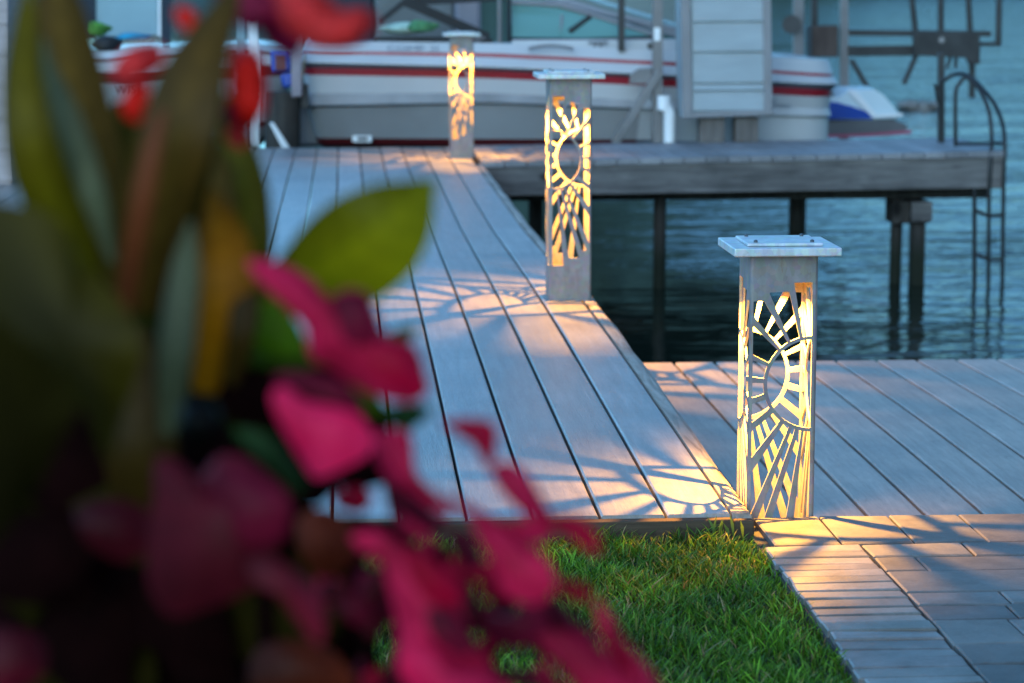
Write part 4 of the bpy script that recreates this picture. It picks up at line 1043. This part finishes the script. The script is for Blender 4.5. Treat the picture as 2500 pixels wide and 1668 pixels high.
beg = thing('begonia_plant', (at_d(1000, 1500, 1.4).x, at_d(1000, 1500, 1.4).y, GZ), 'pink flowered plant with drooping magenta blooms spilling across the lower left', 'plant')
for (x, y, d) in ((900, 1500, 1.50), (650, 1400, 1.55), (1150, 1600, 1.45)):
    p = at_d(x, y, d); MB().tube([(p.x, p.y, GZ - .03), (p.x, p.y, p.z - .1), tuple(p)], [.010, .009, .005], 8).build('stem', P_dark, beg, smooth=True, tone=True, attr='across')
def outline_obj(name, mat, parent, pts, d, bulge=.35, grad=(0, 0), lo=.8, hi=1.2, seed=0, rings=6, ripple=.10):
    """petal from a closed outline: domed and rippled surface; grad is the picture direction towards the lighter side"""
    P = [(Xz * .7053, 562 + Yz * .7053) for Xz, Yz in pts]; n0 = len(P); rr = random.Random(seed); ph = rr.uniform(0, 6)
    out = []
    for i in range(n0):
        a, b2, c, e = (np.array(P[(i + k) % n0]) for k in (-1, 0, 1, 2))
        for q in range(3):
            u = q / 3; out.append(.5 * (2 * b2 + (c - a) * u + (2 * a - 5 * b2 + 4 * c - e) * u * u + (3 * b2 - a - 3 * c + e) * u ** 3))
    n = len(out); cen = sum(out) / n; R0 = float(np.mean([np.hypot(*(q - cen)) for q in out]))
    vs = []; tn = []
    for k in range(rings + 1):
        r = k / rings
        for i, q in enumerate(out):
            p = cen + (q - cen) * r
            dep = d - bulge * (1 - r * r) * R0 * d / F + ripple * r * r * R0 * d / F * math.sin(i * 6.28 * 3 / n + ph) + .25 * (p[0] - cen[0]) * math.sin(ph) * d / F
            vs.append(at_d(p[0], p[1], dep))
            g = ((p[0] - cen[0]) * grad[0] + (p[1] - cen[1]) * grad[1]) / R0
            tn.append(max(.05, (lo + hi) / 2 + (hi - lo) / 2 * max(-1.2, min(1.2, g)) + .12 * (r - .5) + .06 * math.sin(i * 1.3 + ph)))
    mb = MB()
    for k in range(rings):
        for i in range(n):
            j = (i + 1) % n; f = (k * n + i, k * n + j, (k + 1) * n + j, (k + 1) * n + i)
            t = sum(tn[q] for q in f) / 4; mb.f.append(f); mb.t.append((t, t, t))
    mb.v = vs
    return mb.build(name, mat, parent, smooth=True, tone=True, attr='across')
P_rust = leafmat('begonia_rust', (0.24, 0.035, 0.012), (0.14, 0.02, 0.008), .3, .5, 38)
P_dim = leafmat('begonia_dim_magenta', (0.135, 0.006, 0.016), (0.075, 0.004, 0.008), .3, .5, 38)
PET = [
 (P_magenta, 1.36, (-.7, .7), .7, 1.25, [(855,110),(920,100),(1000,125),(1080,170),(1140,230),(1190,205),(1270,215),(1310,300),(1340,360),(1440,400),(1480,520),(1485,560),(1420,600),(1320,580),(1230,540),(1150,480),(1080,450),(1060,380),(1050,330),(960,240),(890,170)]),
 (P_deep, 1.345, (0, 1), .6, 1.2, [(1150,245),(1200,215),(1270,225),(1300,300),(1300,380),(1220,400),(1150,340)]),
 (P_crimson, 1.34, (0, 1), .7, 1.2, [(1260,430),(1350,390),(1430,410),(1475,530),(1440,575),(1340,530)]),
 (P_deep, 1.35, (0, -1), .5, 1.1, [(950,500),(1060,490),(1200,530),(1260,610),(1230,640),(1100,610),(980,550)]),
 (P_pink, 1.33, (.8, .5), .9, 1.2, [(940,560),(990,540),(1060,590),(1150,610),(1240,640),(1295,720),(1270,780),(1200,820),(1100,860),(1060,820),(1010,740),(950,630)]),  # highlight on the right edge painted into the petal tone
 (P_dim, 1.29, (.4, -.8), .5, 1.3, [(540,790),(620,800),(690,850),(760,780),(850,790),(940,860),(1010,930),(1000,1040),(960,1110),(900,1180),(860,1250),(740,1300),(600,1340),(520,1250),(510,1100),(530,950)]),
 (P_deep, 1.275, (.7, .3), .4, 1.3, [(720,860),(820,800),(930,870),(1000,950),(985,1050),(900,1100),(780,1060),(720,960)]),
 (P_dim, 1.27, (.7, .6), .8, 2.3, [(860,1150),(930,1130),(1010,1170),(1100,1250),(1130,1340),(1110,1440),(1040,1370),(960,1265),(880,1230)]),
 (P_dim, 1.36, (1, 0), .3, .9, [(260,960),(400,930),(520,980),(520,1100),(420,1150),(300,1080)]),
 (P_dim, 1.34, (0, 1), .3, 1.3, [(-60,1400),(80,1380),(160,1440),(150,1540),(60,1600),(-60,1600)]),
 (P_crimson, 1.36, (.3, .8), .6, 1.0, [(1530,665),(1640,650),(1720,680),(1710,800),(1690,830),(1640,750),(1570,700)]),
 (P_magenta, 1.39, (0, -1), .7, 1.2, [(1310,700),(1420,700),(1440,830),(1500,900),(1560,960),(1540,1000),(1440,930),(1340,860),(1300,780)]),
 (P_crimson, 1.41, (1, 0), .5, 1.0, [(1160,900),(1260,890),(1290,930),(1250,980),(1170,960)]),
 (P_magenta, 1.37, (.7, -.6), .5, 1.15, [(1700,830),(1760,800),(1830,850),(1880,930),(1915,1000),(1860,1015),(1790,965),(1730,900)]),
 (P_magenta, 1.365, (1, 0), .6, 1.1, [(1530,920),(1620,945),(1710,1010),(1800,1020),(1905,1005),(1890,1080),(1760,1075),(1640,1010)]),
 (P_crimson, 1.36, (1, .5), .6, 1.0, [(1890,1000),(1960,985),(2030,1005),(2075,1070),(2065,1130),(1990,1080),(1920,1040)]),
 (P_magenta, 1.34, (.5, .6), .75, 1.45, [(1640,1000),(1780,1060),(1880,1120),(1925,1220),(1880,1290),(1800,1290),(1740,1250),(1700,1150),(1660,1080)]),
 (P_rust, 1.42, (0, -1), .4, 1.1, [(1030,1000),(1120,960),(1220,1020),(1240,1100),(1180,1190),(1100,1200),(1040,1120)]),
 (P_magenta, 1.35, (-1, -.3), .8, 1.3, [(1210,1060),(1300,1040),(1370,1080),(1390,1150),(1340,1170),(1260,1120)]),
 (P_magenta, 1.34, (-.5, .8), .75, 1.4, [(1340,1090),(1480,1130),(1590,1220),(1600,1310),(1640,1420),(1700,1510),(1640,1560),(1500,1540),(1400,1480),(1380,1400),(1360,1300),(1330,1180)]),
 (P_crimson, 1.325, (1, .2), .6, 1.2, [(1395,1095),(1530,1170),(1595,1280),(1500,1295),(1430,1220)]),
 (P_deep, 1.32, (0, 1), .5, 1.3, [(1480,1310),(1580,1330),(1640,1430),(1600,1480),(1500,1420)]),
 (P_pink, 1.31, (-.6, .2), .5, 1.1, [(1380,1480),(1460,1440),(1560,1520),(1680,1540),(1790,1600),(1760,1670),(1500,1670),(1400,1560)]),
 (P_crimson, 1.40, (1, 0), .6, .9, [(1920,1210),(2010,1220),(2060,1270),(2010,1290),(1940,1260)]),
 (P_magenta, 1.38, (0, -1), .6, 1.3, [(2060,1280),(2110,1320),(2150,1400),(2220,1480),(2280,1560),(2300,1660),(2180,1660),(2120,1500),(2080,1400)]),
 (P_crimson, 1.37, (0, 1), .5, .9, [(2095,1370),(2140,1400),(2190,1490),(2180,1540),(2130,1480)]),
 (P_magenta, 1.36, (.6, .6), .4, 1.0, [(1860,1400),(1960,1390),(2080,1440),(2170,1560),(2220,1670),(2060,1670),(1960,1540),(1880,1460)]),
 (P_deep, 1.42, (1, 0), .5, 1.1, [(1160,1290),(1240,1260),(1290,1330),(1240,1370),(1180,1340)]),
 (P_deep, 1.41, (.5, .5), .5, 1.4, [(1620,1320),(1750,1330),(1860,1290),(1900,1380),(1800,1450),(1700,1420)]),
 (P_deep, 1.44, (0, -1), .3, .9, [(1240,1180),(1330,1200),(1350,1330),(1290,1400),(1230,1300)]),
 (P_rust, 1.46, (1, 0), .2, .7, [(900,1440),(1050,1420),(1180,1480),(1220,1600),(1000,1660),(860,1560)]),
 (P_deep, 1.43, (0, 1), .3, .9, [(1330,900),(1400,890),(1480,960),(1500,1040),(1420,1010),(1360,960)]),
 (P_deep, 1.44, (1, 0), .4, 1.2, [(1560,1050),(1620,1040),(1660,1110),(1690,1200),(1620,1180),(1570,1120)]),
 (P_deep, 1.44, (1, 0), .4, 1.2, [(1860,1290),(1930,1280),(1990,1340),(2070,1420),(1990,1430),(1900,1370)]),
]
for i, (mt, d, g, lo_, hi_, pts_) in enumerate(PET): outline_obj('petal', mt, beg, pts_, d, .45, g, lo_, hi_, seed=100 + i)
LEAVES = [
 (P_bgreen, 1.46, (0, -1), .9, 1.9, [(880,280),(960,250),(1040,340),(1060,430),(960,440),(880,400)]),
 (P_bgreen, 1.47, (0, -1), .2, .7, [(800,430),(1000,400),(1160,430),(1130,490),(960,500),(820,480)]),
 (P_bgreen, 1.39, (-1, 0), .7, 1.3, [(1170,540),(1260,540),(1330,600),(1340,640),(1270,640),(1200,590)]),
 (P_dgreen, 1.40, (0, -1), .9, 1.4, [(1320,620),(1420,600),(1500,620),(1450,670),(1400,700),(1340,660)]),
 (P_bgreen, 1.45, (1, 0), .3, .7, [(1330,360),(1430,330),(1440,350),(1400,400),(1350,390)]),
 (P_dgreen, 1.35, (-1, 0), .6, 1.1, [(800,690),(920,700),(1010,790),(1060,880),(1020,920),(960,850),(860,760)]),
]
outline_obj('leaf', G_olive, canna, [(-120,-60),(100,-80),(240,0),(270,100),(380,200),(460,310),(490,420),(470,520),(420,660),(370,800),(330,720),(280,620),(150,640),(0,560),(-120,400)], 1.24, .2, (.6, -.6), .03, .62, seed=501)  # tone fades to near black at lower left: shade painted on the leaf
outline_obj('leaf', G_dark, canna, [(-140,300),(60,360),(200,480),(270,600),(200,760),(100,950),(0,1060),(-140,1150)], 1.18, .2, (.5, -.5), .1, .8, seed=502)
for i, (mt, d, g, lo_, hi_, pts_) in enumerate(LEAVES): outline_obj('leaf', mt, beg, pts_, d, .3, g, lo_, hi_, seed=200 + i)
# bush behind the flowers, its leaf colour darkened to stand for shade
bush = thing('shade_coloured_bush', (at_d(700, 1500, 1.7).x, at_d(700, 1500, 1.7).y, GZ), 'burgundy leafed bush coloured near black for shade filling the lower left corner behind the pink flowers', 'bush')
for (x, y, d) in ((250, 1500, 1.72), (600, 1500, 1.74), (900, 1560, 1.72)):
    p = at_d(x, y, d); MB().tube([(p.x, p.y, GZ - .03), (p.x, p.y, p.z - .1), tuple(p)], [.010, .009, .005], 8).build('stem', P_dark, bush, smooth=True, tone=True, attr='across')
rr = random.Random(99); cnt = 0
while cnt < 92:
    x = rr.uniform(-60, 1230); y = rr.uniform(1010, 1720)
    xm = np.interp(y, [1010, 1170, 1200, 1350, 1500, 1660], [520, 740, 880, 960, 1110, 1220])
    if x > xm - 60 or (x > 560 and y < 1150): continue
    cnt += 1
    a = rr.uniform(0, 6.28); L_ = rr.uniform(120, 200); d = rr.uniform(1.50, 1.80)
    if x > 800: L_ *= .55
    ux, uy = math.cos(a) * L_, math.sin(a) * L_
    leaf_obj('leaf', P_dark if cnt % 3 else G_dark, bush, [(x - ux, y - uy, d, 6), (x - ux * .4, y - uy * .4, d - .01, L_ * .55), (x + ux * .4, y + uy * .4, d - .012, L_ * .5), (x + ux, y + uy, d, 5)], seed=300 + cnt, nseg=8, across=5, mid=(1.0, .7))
rr = random.Random(5); cnt = 0
while cnt < 30:
    X = rr.uniform(1000, 2080); Y = rr.uniform(960, 1660)
    if not (np.interp(Y, [960, 1200, 1660], [1080, 1050, 1040]) < X < np.interp(Y, [960, 1100, 1250, 1400, 1660], [1420, 1640, 1800, 1980, 2120])): continue
    cnt += 1; a = rr.uniform(0, 6.28); r1 = rr.uniform(55, 95); r2 = rr.uniform(28, 50); ca, sa = math.cos(a), math.sin(a)
    pp = []
    for q in range(7):
        t = q / 7 * 6.283; k = 1 + rr.uniform(-.25, .25); ex, ey = r1 * math.cos(t) * k, r2 * math.sin(t) * k
        pp.append((X + ex * ca - ey * sa, Y + ex * sa + ey * ca))
    outline_obj('petal', (P_deep, P_deep, P_dark, P_dim)[cnt % 4], beg, pp, rr.uniform(1.43, 1.54), .4, (rr.uniform(-1, 1), -.6), .35, 1.15, seed=600 + cnt, rings=4)
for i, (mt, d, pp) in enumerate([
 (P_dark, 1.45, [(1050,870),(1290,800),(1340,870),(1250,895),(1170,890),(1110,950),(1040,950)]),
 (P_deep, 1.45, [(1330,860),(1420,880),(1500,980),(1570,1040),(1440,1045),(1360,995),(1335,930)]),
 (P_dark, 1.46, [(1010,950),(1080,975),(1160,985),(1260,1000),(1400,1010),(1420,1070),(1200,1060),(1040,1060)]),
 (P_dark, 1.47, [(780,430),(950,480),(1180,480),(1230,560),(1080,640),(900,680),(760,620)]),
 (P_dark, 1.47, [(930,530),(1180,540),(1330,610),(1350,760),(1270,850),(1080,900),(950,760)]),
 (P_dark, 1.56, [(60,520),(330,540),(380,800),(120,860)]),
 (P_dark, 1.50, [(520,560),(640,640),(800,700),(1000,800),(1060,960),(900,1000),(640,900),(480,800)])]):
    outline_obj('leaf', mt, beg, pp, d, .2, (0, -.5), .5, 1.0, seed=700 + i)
rr = random.Random(17); cnt = 0
while cnt < 26:
    X = rr.uniform(1050, 2150); Y = rr.uniform(1020, 1640)
    if not (1080 < X < np.interp(Y, [1000, 1100, 1250, 1400, 1660], [1600, 1760, 1900, 2030, 2160])): continue
    cnt += 1; a = rr.uniform(0, 6.28); r1 = rr.uniform(45, 90); r2 = rr.uniform(25, 48); ca, sa = math.cos(a), math.sin(a); pp = []
    for q in range(8):
        t = q / 8 * 6.283; k = 1 + rr.uniform(-.3, .3); ex, ey = r1 * math.cos(t) * k, r2 * math.sin(t) * k
        pp.append((X + ex * ca - ey * sa, Y + ex * sa + ey * ca))
    outline_obj('petal', (P_magenta, P_crimson, P_dim, P_magenta)[cnt % 4], beg, pp, rr.uniform(1.38, 1.45), .5, (rr.uniform(-1, 1), rr.uniform(-1, .2)), .25, 1.1, seed=800 + cnt, rings=4)
# pale unopened bud
bud = MB().blob(at_d(487, 1030, 1.33), .012, .012, .015, 2, .05, 3).build('bud', leafmat('pale_bud', (0.30, 0.27, 0.12), (0.2, 0.18, 0.08), .2), beg, smooth=True)

# ------------------------------------------------------------------ render settings
S.view_settings.view_transform = 'Standard'; S.view_settings.look = 'None'; S.view_settings.exposure = 0; S.view_settings.gamma = 1
S.render.engine = 'CYCLES'
S.cycles.use_denoising = True
try: S.cycles.denoiser = 'OPENIMAGEDENOISE'
except Exception: pass
S.cycles.max_bounces = 8; S.cycles.diffuse_bounces = 4; S.cycles.glossy_bounces = 4; S.cycles.caustics_reflective = False; S.cycles.caustics_refractive = False
S.cycles.sample_clamp_indirect = 4.0
